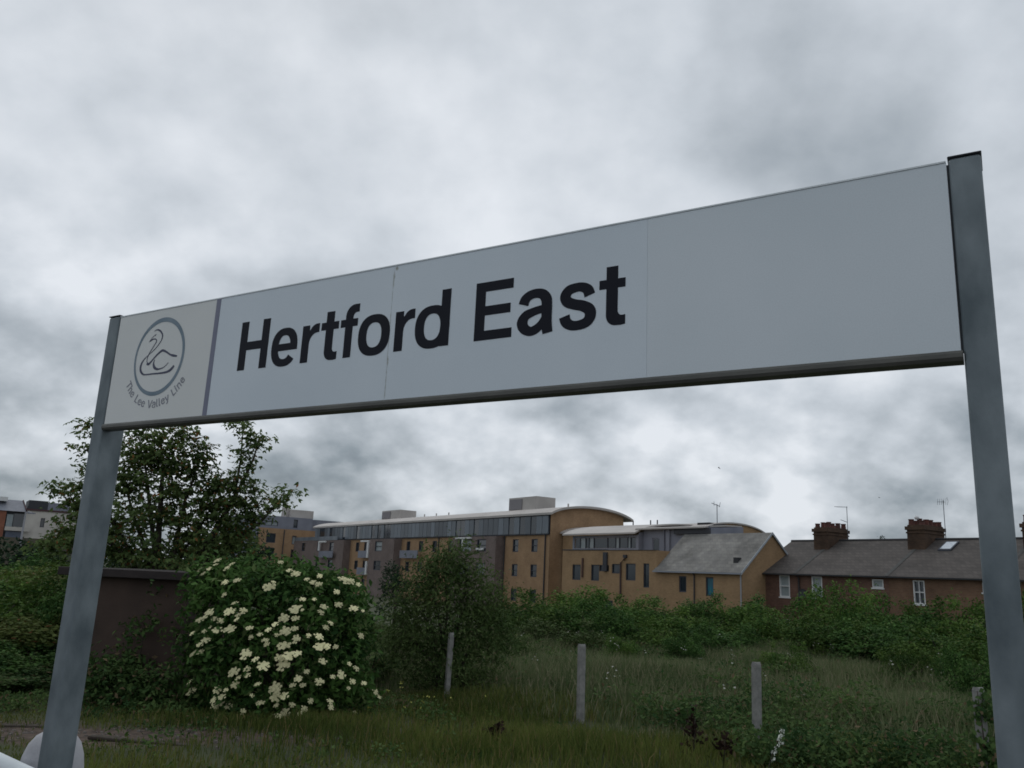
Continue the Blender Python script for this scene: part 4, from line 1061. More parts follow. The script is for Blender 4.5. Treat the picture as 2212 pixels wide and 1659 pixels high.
B.part('grey_top_floor', m_, M_['grey'])
window(B, SW(-150.6), 49.2, 51.5, 7.2, 8.0, M_['framedk'], M_['glasslt'], 2, 1, fw=.1, rev=.2)
window(B, SW(-150.6), 54.4, 55.2, 7.1, 8.6, M_['framedk'], M_['glass'], 1, 1, fw=.1, rev=.2)
B.part('roof_plant_housing', MB().box(-156, -152, 54.2, 58.6, 9.0, 10.5).box(-155.5, -153, 53.6, 54.19, 9.0, 10.9), M_['zinc'])
B.part('downpipe', MB().tube([(-149.9, 52.6, 6.6), (-149.9, 52.6, GZ)], .09, 6), M_['greydk'])

# ---- houses at the left edge (scale 1.8 of the x' = -100 plane)
K = 1.8
B = Bld('white_house', -182.0, 18.0, 'cream rendered modern house with dark roof terrace, partly behind the sycamore', 'house')
ops = [(14.4*1.0, 15.2, 5.4, 7.3)]
m_ = MB(); wall(m_, SW(-180), 13.6, 23.6, GZ, 8.15, [(16.2,16.9,5.2,6.9)], rev=.25)
m_.quad((-180, 13.6, GZ), (-190, 13.6, GZ), (-190, 13.6, 8.15), (-180, 13.6, 8.15))
B.part('wall', m_, M_['whitewall'])
window(B, SW(-180), 16.2, 16.9, 5.2, 6.9, M_['framedk'], M_['glass'], 1, 1, fw=.1, rev=.25)
B.part('roof_edge', MB().box(-190, -179.8, 13.5, 23.7, 8.151, 8.45), mat('dark red fascia', (.07,.03,.035), .7))
m_ = MB(); m_.box(-189, -182.5, 14.0, 17.2, 8.46, 10.2); B.part('roof_terrace_room', m_, M_['greydk'])
m_ = MB(); m_.box(-189, -182.5, 17.25, 21.0, 8.46, 10.0); B.part('roof_terrace_room', m_, M_['grey'])
B = Bld('red_house', -182.0, 11.0, 'red brick house with grey pitched roof and white band, far left edge', 'house')
m_ = MB(); wall(m_, SW(-180), 4.0, 10.5, GZ, 7.8, (), rev=.3)
m_.quad((-180, 4, GZ), (-190, 4, GZ), (-190, 4, 7.8), (-180, 4, 7.8))
B.part('wall', m_, M_['orangebrick'])
m_ = MB(); m_.box(-180.6, -179.4, 10.51, 13.55, GZ, 2.6); m_.box(-179.5, -179.0, 10.6, 14.6, 4.25, 4.95); m_.box(-180.6, -179.9, 10.6, 14.2, 2.0, 2.5)
B.part('white_band', m_, M_['whitewall'])
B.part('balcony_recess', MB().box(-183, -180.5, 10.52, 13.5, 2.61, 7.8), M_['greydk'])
w_ = B.part('balcony_glass', MB().box(-180.3, -180.2, 10.7, 11.7, 5.0, 7.2), M_['glasslt'])
B.part('balcony_glass', MB().box(-180.4, -180.3, 11.8, 13.4, 5.0, 7.4), M_['glass'])
B.part('window', MB().box(-180.35, -180.2, 10.9, 13.5, 2.75, 4.1), mat('blue grey glass', (.06,.08,.13), .2, (.10,.12,.17), .8))
m_ = MB()
m_.add([(-179.7, 3.8, 7.8), (-179.7, 13.6, 7.8), (-184, 13.0, 10.05), (-184, 3.8, 10.05), (-189, 3.8, 7.8), (-189, 13.6, 7.8)], [(0,1,2,3), (3,2,5,4), (1,5,2)])
B.part('roof', m_, mat('grey slate', (.16,.17,.2), .7, (.2,.21,.24), 1))
B.part('verge_board', MB().box(-184.2, -179.6, 13.61, 13.75, 7.7, 7.95).tube([(-179.6, 13.7, 7.8), (-184, 13.1, 10.1)], .13, 5), mat('maroon verge', (.06,.03,.035), .8))
B.part('roof_window', MB().box(-183.4, -181.2, 8.6, 10.4, 9.6, 10.35), M_['frame'])

# ---- thin pale lamp post in front of the white house
p = at(42, 1185, 62)
q = at(55, 1108, 62)
lp_ = MB(); lp_.tube([(p.x, p.y, -1.1), (p.x, p.y, q.z)], [.10, .06], 8); lp_.tube([(p.x, p.y, q.z), (p.x+.25, p.y-.1, q.z+.06), (p.x+.6, p.y-.2, q.z+.02)], .05, 6)
lamp = empty('lamp_post', (p.x, p.y, -1.1))
lamp.rotation_euler = (0, .0, 0)
tag(lamp, 'slender pale lamp post in front of the red and white houses', 'lamp post')
lp_.build('pole', mat('pale grey paint', (.33,.33,.36), .6), lamp, off=(p.x, p.y, -1.1))
MB().box(p.x+.3, p.x+.8, p.y-.28, p.y-.12, q.z-.05, q.z+.02).build('lamp_head', M_['grey'], lamp, off=(p.x, p.y, -1.1))
# dark garden wall below them
w0, w1 = at(-60, 1190, 72), at(210, 1180, 66)
gw = MB()
dv = (w1-w0); dv.z = 0; nn = Vector((-dv.y, dv.x, 0)).normalized()*.25
gw.add([(w0.x, w0.y, -1.2), (w1.x, w1.y, -1.2), (w1.x+nn.x, w1.y+nn.y, -1.2), (w0.x+nn.x, w0.y+nn.y, -1.2), (w0.x, w0.y, 3.9), (w1.x, w1.y, 3.7), (w1.x+nn.x, w1.y+nn.y, 3.7), (w0.x+nn.x, w0.y+nn.y, 3.9)],
       [(0,1,5,4), (1,2,6,5), (2,3,7,6), (3,0,4,7), (4,5,6,7)])
tag(gw.build('boundary_wall', mat('dull ochre wall', (.10,.085,.055), .9, (.075,.07,.065), .3)), 'dull boundary wall below the white house, left of the sycamore', 'wall')

# ---- brown shed between the sycamore and the elder
a = at(150, 1250, 16.2); b = at(408, 1250, 16.0)
ZS = at(300, 1235, 16.0).z
sh = empty('shed', (b.x, b.y, 0), math.atan2(a.y-b.y, a.x-b.x)+math.pi)
tag(sh, 'flat-roofed brown shed with overhanging dark roof, between the left sign post and the elder', 'shed')
L = (b-a).length
m_ = MB(); m_.box(-L, 0, 0, 2.4, 0, ZS-.12); m_.build('wall', M_['shed'], sh)
m_ = MB(); m_.box(-L-.12, .16, -.22, 2.6, ZS-.119, ZS+.03); bevel(m_.build('roof', M_['shedroof'], sh), .01, 1)
MB().box(.001, .03, -.03, .06, 0, ZS-.13).build('corner_post', M_['shed'], sh)

# ---- two birds in the sky
def bird(p, s, yaw, bank, lab):
    m_ = MB()
    m_.tube([(0,-.5,0),(0,-.3,.02),(0,0,.03),(0,.28,.02),(0,.42,0)], [.02,.09,.11,.07,.01], 8)
    for sg in (-1, 1):
        m_.add([(sg*.05,.18,.05),(sg*.45,.22,.22),(sg*1.0,-.05,.05),(sg*.5,-.10,.18),(sg*.05,-.18,.04),(sg*.05,.15,.03),(sg*.45,.19,.20),(sg*.5,-.08,.16)], [(0,1,3,4),(1,2,3),(5,6,7,4),(6,2,7)])
    m_.add([(-.05,-.45,.01),(.05,-.45,.01),(.14,-.75,.0),(-.14,-.75,.0)], [(0,1,2,3)])
    o = m_.build('bird', M_['birdm']); o.location = p; o.scale = (s, s, s); o.rotation_euler = (bank, .3, yaw)
    tag(o, lab, 'bird', 'birds flying under the clouds')
bird(at(1553, 1011, 45), .17, 1.1, .5, 'larger dark bird in flight above the small rooftop aerial')
bird(at(1899, 1075, 60), .11, .4, -.4, 'tiny bird in flight between the two terrace chimneys')

# ---------------------------------------------------------------- vegetation
def rotframe(N, rng):
    r = rng.normal(size=N.shape)
    t = np.cross(N, r); t /= np.linalg.norm(t, axis=1, keepdims=True) + 1e-9
    return t, np.cross(N, t)
def quads_mesh(name, V, mt):
    """V: (n,4,3) -> one mesh of quads"""
    n = len(V)
    me = bpy.data.meshes.new(name)
    me.vertices.add(n*4); me.loops.add(n*4); me.polygons.add(n)
    me.vertices.foreach_set('co', V.reshape(-1).astype(np.float32))
    me.loops.foreach_set('vertex_index', np.arange(n*4, dtype=np.int32))
    me.polygons.foreach_set('loop_start', np.arange(0, n*4, 4, dtype=np.int32))
    me.polygons.foreach_set('loop_total', np.full(n, 4, dtype=np.int32))
    me.update(calc_edges=True)
    me.materials.append(mt)
    return me
def leaf_quads(C, N, size, rng, kind='oval', aspect=.5):
    t, b = rotframe(N, rng)
    L = (size * rng.uniform(.65, 1.35, len(C)))[:, None]
    if kind == 'oval':
        W = L*aspect
        k = N*L*rng.uniform(-.12, .18, (len(C), 1))
        return np.stack([C-t*L*.5, C+b*W*.5+k, C+t*L*.5-k*.5, C-b*W*.5+k], 1)
    # lobed: three leaflets fanning out from one stalk
    out = []
    for a in (-.95, 0, .95):
        d = t*math.cos(a) + b*math.sin(a)
        e = -t*math.sin(a) + b*math.cos(a)
        l = L*(1.0 if a == 0 else .8)*.62
        droop = -np.array([0, 0, 1.0])*l*.25
        out.append(np.stack([C, C+d*l*.55+e*l*.30, C+d*l+droop, C+d*l*.55-e*l*.30], 1))
    return np.concatenate(out, 0)
def cloud(blobs, rng, leaf, per=24, sig=.14, kind='oval', aspect=.5, shell=.5, up=.45, flat=.75):
    """blobs: (cx, cy, cz, rx, ry, rz, clusters) -> leaf quads grouped on twig ends"""
    Vs = []
    for (cx_, cy_, cz_, rx, ry, rz, nc) in blobs:
        d = rng.normal(size=(nc, 3)); d /= np.linalg.norm(d, axis=1, keepdims=True)
        r = shell + (1-shell)*np.sqrt(rng.random((nc, 1)))
        r *= 1 + .16*np.sin(d[:, :1]*5.1+cx_*3) * np.cos(d[:, 2:]*4.3+cz_*2)
        c_ = np.array([cx_, cy_, cz_]) + d*r*np.array([rx, ry, rz])
        c_ = np.repeat(c_, per, 0); dd = np.repeat(d, per, 0)
        C = c_ + rng.normal(size=c_.shape)*sig*np.array([1, 1, flat])
        Nn = dd*.55 + np.array([0, 0, up]) + rng.normal(size=C.shape)*.55
        Nn /= np.linalg.norm(Nn, axis=1, keepdims=True)
        Vs.append(leaf_quads(C, Nn, leaf, rng, kind, aspect))
    return np.concatenate(Vs, 0)
def pxblob(px, py, rx, ry, Y, nc, dep=None, dy=0.0):
    """a clump given by its outline; (rx, ry) metres"""
    p = at(px, py, Y+dy)
    return (p.x, p.y, p.z, rx, dep if dep else rx*.9, ry, nc)
def plant(name, base, V, lm, stems, label, cat, group=None, crown='foliage', stem='stem', parts=()):
    root = empty(name, base)
    tag(root, label, cat, group)
    V = V - np.array(base)
    link(crown, quads_mesh(crown, V, lm), root)
    for path, rad in stems:
        m_ = MB(); m_.smooth = True; m_.tube(path, rad, 7)
        m_.build(stem, M_['bark'], root, off=base)
    return root

# ---- sycamore behind the shed
rng = np.random.default_rng(11)
YS = 20.5; s_ = YS/1791.9*1.04
def sb(px, py, rpx, rpy, nc, dy=0): return pxblob(px, py, rpx*s_, rpy*s_, YS, nc, dep=max(rpx*s_*.8, .35), dy=dy)
blobs = [sb(345,1040,80,80,80), sb(385,985,60,55,50), sb(430,990,36,40,26), sb(330,950,42,45,36), sb(290,960,30,40,18), sb(395,930,26,30,16), sb(300,1010,55,55,55),
         sb(410,1080,65,60,55), sb(470,1080,45,45,42), sb(505,1110,48,45,42), sb(545,1075,22,26,12), sb(520,1060,22,30,16), sb(490,1030,20,22,9), sb(455,1040,26,30,12),
         sb(526,985,15,22,8), sb(548,962,20,16,8), sb(560,945,16,9,5), sb(535,1020,16,20,7), sb(522,915,16,17,8), sb(528,938,12,14,5),
         sb(600,1080,20,16,7), sb(620,1062,14,10,5), sb(580,1100,18,14,6), sb(560,1120,16,14,6),
         sb(250,1100,80,70,70), sb(200,1120,60,55,56), sb(155,1080,20,20,7), sb(125,1055,18,16,7), sb(165,1050,22,20,10), sb(190,1010,20,18,8), sb(185,965,17,12,6), sb(187,920,15,12,6), sb(195,938,13,16,5),
         sb(140,1155,36,24,14), sb(110,1180,36,16,14), sb(190,1180,90,42,70), sb(330,1150,120,65,110), sb(450,1160,80,50,80), sb(500,1180,50,40,40), sb(380,1215,130,30,90)]
V = cloud(blobs, rng, .155, per=13, sig=.16, kind='lobed', shell=.3, up=1.1, flat=.34)
tb = at(330, 1330, YS); tb.z = 0
stems = [([tb, Vector((tb.x, tb.y, 1.2)), at(345, 1120, YS), at(352, 1010, YS), at(345, 930, YS)], [.11, .10, .07, .045, .015])]
for tgt, via in (((526,915),(505,1080)), ((615,1062),(560,1130)), ((430,985),(400,1080)), ((185,960),(220,1090)), ((125,1060),(190,1130)), ((560,945),(530,1030)), ((250,1000),(290,1120)), ((470,1060),(430,1140)), ((300,950),(320,1060))):
    st0 = tb + Vector((random.Random(tgt[0]).uniform(-.4, .4), .1, 0))
    stems.append(([st0, at((st0.x*0+350+via[0])/2, 1200, YS), at(via[0], via[1], YS), at((via[0]+tgt[0])/2+4, (via[1]+tgt[1])/2, YS), at(*tgt, YS)], [.09, .06, .04, .025, .008]))
plant('sycamore_tree', tuple(tb), V, LM['syc'], stems, 'tall loose sycamore rising behind the shed and above the left end of the sign', 'tree', crown='crown', stem='limb')

# ---- flowering elder
rng = np.random.default_rng(23)
YE = 15.3; s_ = YE/1791.9*1.04
eb = [(600,1400,165,150,300), (500,1330,95,110,150), (480,1450,80,90,110), (700,1330,85,90,120), (690,1450,90,80,110), (560,1290,110,80,120), (450,1260,40,45,40), (640,1270,70,50,60),
      (740,1290,45,35,36), (760,1370,34,60,36), (750,1470,40,35,30), (790,1500,26,14,10), (560,1500,110,50,80), (660,1520,70,30,40), (440,1540,40,22,20), (610,1238,60,22,34), (530,1245,50,30,34), (720,1265,45,22,24)]
blobs = [pxblob(px, py, rx*s_, ry*s_, YE, nc, dep=min(1.15, rx*s_)) for px, py, rx, ry, nc in eb]
V = np.concatenate([cloud(blobs, rng, .135, per=9, sig=.13, aspect=.46, shell=.6, up=.3), cloud([t[:3]+(t[3]*1.06, t[4], t[5]*1.08, max(3, t[6]//4)) for t in blobs], rng, .10, per=13, sig=.09, aspect=.42, shell=.85, up=.5)])
V = V[V[:, :, 2].min(1) > .02]
bb = at(600, 1545, YE); bb.z = 0
stems = []
for k, (px, py) in enumerate(((470,1300),(540,1260),(610,1270),(690,1290),(750,1360),(520,1420),(650,1430))):
    q = at(px, py, YE); stems.append(([bb+Vector(((k-3)*.12, 0, 0)), (bb+q)/2+Vector((0, 0, .3)), q], [.05, .035, .012]))
elder = plant('elder_bush', tuple(bb), V, LM['eld'], stems, 'large elder bush covered in flat cream flower heads, right of the brown shed', 'bush')
def umbel_mesh(seed):
    """flat-topped head: small plates of blossom set side by side, uneven outline"""
    r = random.Random(seed); m_ = MB()
    cs = [(0, 0, .12, .34)]
    ph = r.random()*6
    for k in range(4): cs.append((.40*math.cos(ph+k*1.57+r.uniform(-.3,.3)), .40*math.sin(ph+k*1.57+r.uniform(-.3,.3)), r.uniform(.02, .16), r.uniform(.24, .34)))
    for k in range(7):
        t = ph+2*math.pi*k/7+r.uniform(-.35, .35); d = r.uniform(.62, .86)
        cs.append((d*math.cos(t), d*math.sin(t)*r.uniform(.8, 1), r.uniform(-.10, .04), r.uniform(.18, .28)))
    for (x, y, z, rad) in cs:
        b0 = len(m_.v); m_.v.append((x, y, z+.10))
        for k in range(5):
            t = 2*math.pi*k/5+r.uniform(-.2, .2); q = rad*r.uniform(1.0, 1.3)
            m_.v.append((x+q*math.cos(t), y+q*math.sin(t), z+r.uniform(-.10, .02)))
        for k in range(5): m_.f.append((b0, b0+1+k, b0+1+(k+1) % 5))
    me = m_.mesh('flower_head'); me.materials.append(M_['flower']); return me
UM = [umbel_mesh(k) for k in range(5)]
# flower heads noted on the bush, (x, y, width) in the enlarged view of it
FH = [(240,180,70),(330,170,70),(270,215,50),(395,100,60),(480,165,80),(520,130,60),(380,135,50),(465,290,75),(570,275,65),(455,400,60),(950,115,55),(1030,185,65),(1090,215,60),(855,335,80),(890,290,50),
 (1180,265,60),(1240,290,80),(1300,235,60),(1290,310,50),(1520,270,100),(1570,285,60),(1640,310,55),(1450,375,50),(550,475,50),(320,560,90),(240,620,80),(370,610,75),(430,630,70),(505,550,85),(625,540,75),(575,580,60),
 (1090,525,100),(985,605,85),(1085,610,60),(1310,555,60),(1460,490,75),(1335,505,60),(1600,520,70),(1680,545,40),(175,740,65),(280,720,65),(395,710,75),(510,700,85),(680,695,70),(690,775,60),(840,710,60),(905,660,60),(1000,720,75),
 (1080,700,60),(1395,650,50),(1350,690,50),(770,750,60),(820,800,65),(830,840,50),(920,755,50),(1290,770,90),(1300,855,85),(1355,855,75),(985,850,120),(1090,790,70),(290,800,65),(240,840,60),(180,920,90),(245,905,70),(645,920,95),(725,970,65),
 (1030,935,90),(950,955,75),(1100,920,60),(975,1015,110),(795,1030,80),(1325,985,70),(660,1055,60),(540,1085,80),(580,1130,75),(545,1195,85),(660,1110,50),(1110,1140,55),(1150,1200,45),(1295,1165,80),(1410,1125,45),(1490,1110,60),(1590,1165,70),
 (1555,1225,45),(1620,1050,50),(1660,765,50),(1560,1010,40),(910,1220,90),(150,1170,50),(170,1240,95),(390,1240,75),(435,1300,60),(360,1330,75),(410,1365,90),(370,1395,60),(900,1300,85),(985,1290,80),(915,1375,60),(775,1355,60),(1055,1370,65),
 (1215,1340,55),(995,1435,75),(1165,1405,60),(1135,1450,70),(1390,1340,50),(1395,1395,45),(240,1490,50),(110,1460,60),(55,1345,45),(620,1430,60),(490,1385,50),(880,1480,60),(940,1470,55),(990,1490,70),(1610,1455,40),(1790,1260,60),(1820,1300,50),(1690,1180,45),
 (750,1190,45),(1200,760,50),(1180,1080,50),(1480,1080,55),(1440,860,50),(1060,1200,60),(700,1290,45),(560,620,50),(1250,440,45),(1150,440,50),(330,690,45),(470,1240,50)]
r = random.Random(4)
ec = at(600, 1390, YE)
for i, (zx, zy, w) in enumerate(FH):
    px = (550 + zx/2.7657)/1.475588; py = (1750 + zy/2.7657)/1.475588
    dx = (px-600)/205.0; dy = (py-1390)/175.0
    k = math.sqrt(max(0.0, 1-min(1, dx*dx*.9+dy*dy*.55)))
    p = at(px, py, YE - 1.20*k - .13 + r.uniform(-.08, .10))
    if p.z < .08: p.z = .08
    rad = w/2.7657/1.475588/2 * p.y/1791.9 * 1.12
    o = link('flower_head', UM[i % 5], elder)
    o.location = p - bb
    nrm = Vector((dx*.6+r.uniform(-.4, .4), -.55-.3*k+r.uniform(-.25, .25), .85 - .15*dy + r.uniform(-.25, .25))).normalized()
    q = nrm.to_track_quat('Z', 'Y')
    o.rotation_euler = q.to_euler(); s1 = r.uniform(.88, 1.12)
    s2 = r.uniform(.78, 1.2); o.scale = (rad*1.04*s1*s2, rad*1.04*s2, rad*.7)

# ---- loose tall willow bush behind the first fence post
rng = np.random.default_rng(31)
YW = 17.8; s_ = YW/1791.9*1.04
wb = [(960,1260,62,70,90), (1000,1230,40,45,40), (940,1225,34,36,30), (965,1200,28,22,18), (1030,1270,40,40,36), (900,1290,50,45,50), (880,1340,52,55,56), (960,1350,80,70,110), (1030,1350,60,65,70), (1060,1300,36,36,26), (1060,1400,40,50,40), (900,1420,60,60,70),
      (980,1440,70,70,90), (1000,1490,70,40,50), (860,1380,36,40,26), (1080,1360,30,30,18)]
V = cloud([pxblob(px, py, rx*s_, ry*s_, YW, nc, dep=min(1.2, rx*s_)) for px, py, rx, ry, nc in wb], rng, .10, per=22, sig=.16, aspect=.3, shell=.35, up=.3, flat=1.0)
V = V[V[:, :, 2].min(1) > .0]
wbse = at(970, 1500, YW); wbse.z = 0
stems = []
for k, (px, py) in enumerate(((960,1200),(1010,1230),(900,1290),(1060,1320),(930,1240),(860,1350),(1030,1390))):
    q = at(px, py, YW); stems.append(([wbse+Vector(((k-3)*.1, 0, 0)), (wbse+q)/2+Vector((0, 0, .2)), q], [.035, .025, .008]))
plant('willow_bush', tuple(wbse), V, LM['wil'], stems, 'tall dull green willow bush in the middle, behind the leftmost nearby fence post', 'bush')

# ---- small dark conifer-like shrub farther back
rng = np.random.default_rng(7)
p = at(858, 1248, 38)
V = cloud([(p.x, p.y, p.z, .75, .7, .85, 50), (p.x, p.y, p.z-1.0, .9, .8, .9, 50)], rng, .13, per=16, sig=.12, shell=.5)
plant('dark_shrub', (p.x, p.y, ground_z(p.x, p.y)), V, LM['dark'], [([(p.x, p.y, ground_z(p.x, p.y)), (p.x, p.y, p.z)], [.08, .03])], 'small rounded dark evergreen shrub below the long apartment block, left of the willow bush', 'bush')

# ---- band of bushes across the back of the field (four kinds, copied)
def bush_variant(seed, lm):
    rng = np.random.default_rng(seed); r = random.Random(seed)
    bl = [(0, 0, .95, 1.45, 1.2, .85, 90)]
    for k in range(11):
        a = r.uniform(0, 6.28); rr_ = r.uniform(.5, 1.35)
        bl.append((rr_*math.cos(a), rr_*math.sin(a)*.8, r.uniform(.7, 1.95), r.uniform(.3, .75), r.uniform(.3, .7), r.uniform(.28, .6), 34))
    for k in range(6):
        a = r.uniform(0, 6.28); bl.append((1.0*math.cos(a), .7*math.sin(a), r.uniform(2.0, 2.45), .16, .16, .28, 6))
    V = cloud(bl, rng, .115, per=15, sig=.13, aspect=.5, shell=.55, up=.4)
    V = V[V[:, :, 2].min(1) > 0]
    me = quads_mesh('foliage', V, lm)
    sm = []
    for k in range(3):
        m_ = MB(); a = 2.1*k; m_.tube([(.1*math.cos(a), .1*math.sin(a), -.3), (.4*math.cos(a), .4*math.sin(a), .9), (.8*math.cos(a), .7*math.sin(a), 1.8)], [.05, .035, .01], 6)
        q = m_.mesh('stem'); q.materials.append(M_['bark']); sm.append(q)
    return me, sm
VAR = [bush_variant(101, LM['bush']), bush_variant(102, LM['bush']), bush_variant(103, LM['wil']), bush_variant(104, LM['eld'])]
def bush(i, p, sx, sz, rz, label, group='bushes in a band beyond the field', name='bush'):
    me, sm = VAR[i]
    root = empty(name, p, rz); root.scale = (sx, sx, sz)
    tag(root, label, 'bush', group)
    link('foliage', me, root)
    for q in sm: link('stem', q, root)
    return root
# (centre px, top py, forward distance, width m, kind, label)
BL = [(1105,1290,30,3.4,0,'green bush just right of the willow bush, foot of the long apartment block'),
 (1175,1268,33,3.8,1,'fresh green bush under the two-window end of the long apartment block'),
 (1245,1262,35,4.0,0,'broad green bush at the left corner of the low modern block'),
 (1300,1290,31,3.2,3,'dark low bush behind the second fence post'),
 (1345,1278,36,3.6,1,'bush in front of the low modern block below its brown downpipe'),
 (1405,1292,33,3.6,0,'bright bush below the narrow slit window of the modern block'),
 (1465,1282,37,3.4,2,'greyish bush below the left window of the buff gabled house'),
 (1525,1300,33,3.4,1,'bush below the teal window of the gabled house'),
 (1592,1276,36,3.3,3,'dark bush at the right corner of the gabled house'),
 (1655,1304,33,3.6,0,'low bush below the first sash window of the terrace'),
 (1725,1306,34,3.6,1,'low bush below the satellite dish'),
 (1805,1255,36,3.6,0,'tallest bush of the band, left of the small square terrace window'),
 (1868,1276,35,3.4,1,'bush directly below the small square terrace window'),
 (1935,1304,32,3.6,3,'deep green bush below and left of the divided sash window'),
 (2010,1302,33,3.6,0,'bush right below the divided sash window'),
 (2080,1288,31,3.6,1,'bush touching the left edge of the right sign post'),
 (2180,1275,32,3.8,0,'bush seen right of the right sign post'),
 (1560,1345,29,3.0,3,'low dark bush at the front of the band, centre right'),
 (1780,1335,29,3.4,0,'low bush at the front of the band below the tallest bush'),
 (1900,1345,28,3.8,3,'dark hollow bush at the front of the band near the right'),
 (2050,1350,26,3.6,1,'pale-stemmed bush at the front of the band beside the right sign post'),
 (1420,1335,30,3.2,1,'low bush at the front of the band left of centre'),
 (1210,1335,28,3.0,2,'grey green bush between the first and second fence posts')]
r = random.Random(9)
for k, (px, py, Y, w, kd, lab) in enumerate(BL):
    top = at(px, py+(14 if py < 1320 else 4), Y); gz = ground_z(top.x, top.y)
    bush(kd, (top.x, top.y, gz), w/3.3*1.05, (top.z-gz)/2.42, r.uniform(0, 6.28), lab)
# bushes at the left
LB = [(40,1195,34,5.0,3,'dark bush at the far left edge below the boundary wall'),
 (150,1230,22,3.8,0,'green bush left of the left sign post, under the sycamore'),
 (205,1270,19.5,2.6,3,'dark bush hidden mostly behind the left sign post'),
 (-60,1260,20,4.6,1,'bush cut off by the left edge of the picture')]
for k, (px, py, Y, w, kd, lab) in enumerate(LB):
    top = at(px, py, Y); gz = ground_z(top.x, top.y)
    bush(kd, (top.x, top.y, gz), w/3.3, (top.z-gz)/2.42, r.uniform(0, 6.28), lab, 'bushes at the left of the shed')
VAR.append(bush_variant(105, LM['yel'])); VAR.append(bush_variant(106, LM['weed']))
for (px, py, Y, w, kd, lab) in [(70,1225,24,5.4,4,'yellow green bush with rusty seed heads at the left edge'), (30,1330,19,3.8,4,'yellowish undergrowth bush below the big yellow green bush'),
                            (110,1390,17.5,3.0,3,'dark leafy bush at the left of the left sign post base'), (20,1440,16.5,2.8,5,'weedy bush in the lower left corner above bare earth'), (205,1450,16.6,1.6,5,'weedy growth at the left foot of the shed')]:
    top = at(px, py, Y); gz = ground_z(top.x, top.y)
    bush(kd, (top.x, top.y, gz), w/3.3, (top.z-gz)/2.42, r.uniform(0, 6.28), lab, 'bushes at the left of the shed')
# climbers and saplings against the shed
for (px, py, Y, rx, rz_, lab) in [(300,1370,15.75,.34,.9,'thin dark climber on the shed wall'), (262,1480,15.2,.8,.45,'low green growth at the foot of the shed'), (350,1500,15.0,.7,.38,'low growth between the shed and the elder with two cream blossoms')]:
    rng = np.random.default_rng(px)
    p = at(px, py, Y)
    V = cloud([(p.x, p.y, p.z, rx, .22, rz_, int(60*rx)), (p.x-.2, p.y, max(.25, p.z-.5), rx*.8, .25, .4, 30)], rng, .10, per=14, sig=.11, shell=.2)
    V = V[V[:, :, 2].min(1) > 0]
    plant('shed_climber' if px == 300 else 'low_shrub', (p.x, p.y, 0), V, LM['weed'], [([(p.x, p.y+.1, 0), (p.x+.05, p.y+.1, p.z)], [.02, .008])], lab, 'plant')
for (px, py, Y, rx, rz_, lab) in [(385,1440,15.1,.32,.9,'dark growth against the right edge of the shed wall'), (215,1455,15.5,.30,.4,'dark sprays beside the left sign post in front of the shed')]:
    rng = np.random.default_rng(px)
    p = at(px, py, Y)
    V = cloud([(p.x, p.y, p.z, rx, .22, rz_, int(70*rx+14))], rng, .10, per=12, sig=.10, shell=.2)
    V = V[V[:, :, 2].min(1) > 0]
    plant('low_shrub', (p.x, p.y, 0), V, LM['weed'], [([(p.x, p.y+.1, 0), (p.x+.05, p.y+.1, p.z)], [.015, .006])], lab, 'plant')
# distant trees
def far_tree(px, py, Y, rx, rz_, lm, lab, seed, name='distant_tree', n=160, leaf=.4):
    rng = np.random.default_rng(seed); p = at(px, py, Y)
    gz = -1.15
    hz = (p.z-gz)
    V = cloud([(p.x, p.y, p.z-rz_*.9, rx, rx*.8, rz_, n), (p.x-rx*.5, p.y, p.z-rz_*1.5, rx*.8, rx*.7, rz_, n//2), (p.x+rx*.5, p.y, p.z-rz_*1.6, rx*.8, rx*.7, rz_, n//2), (p.x, p.y, max(1.5, p.z-hz*.6), rx*1.1, rx, hz*.4, n//2)], rng, leaf, per=12, sig=rx*.1, shell=.6)
    plant(name, (p.x, p.y, gz), V, lm, [([(p.x, p.y, gz), (p.x, p.y, p.z-rz_)], [rx*.06, rx*.03])], lab, 'tree', None, 'crown', 'trunk')
far_tree(505, 1135, 70, 3.4, 2.6, LM['dark'], 'dark far tree showing between the sycamore and the far flats', 51)
far_tree(1906, 1163, 68, .9, .8, LM['dark'], 'tip of a tree peeping over the terrace ridge between the chimneys', 52, n=60, leaf=.2)
far_tree(20, 1178, 60, 4.0, 1.6, LM['dark'], 'dark round tree below the boundary wall at the left edge', 53)
far_tree(300, 1165, 75, 5.0, 3.0, LM['dark'], 'dark far tree hidden behind the sycamore', 54)

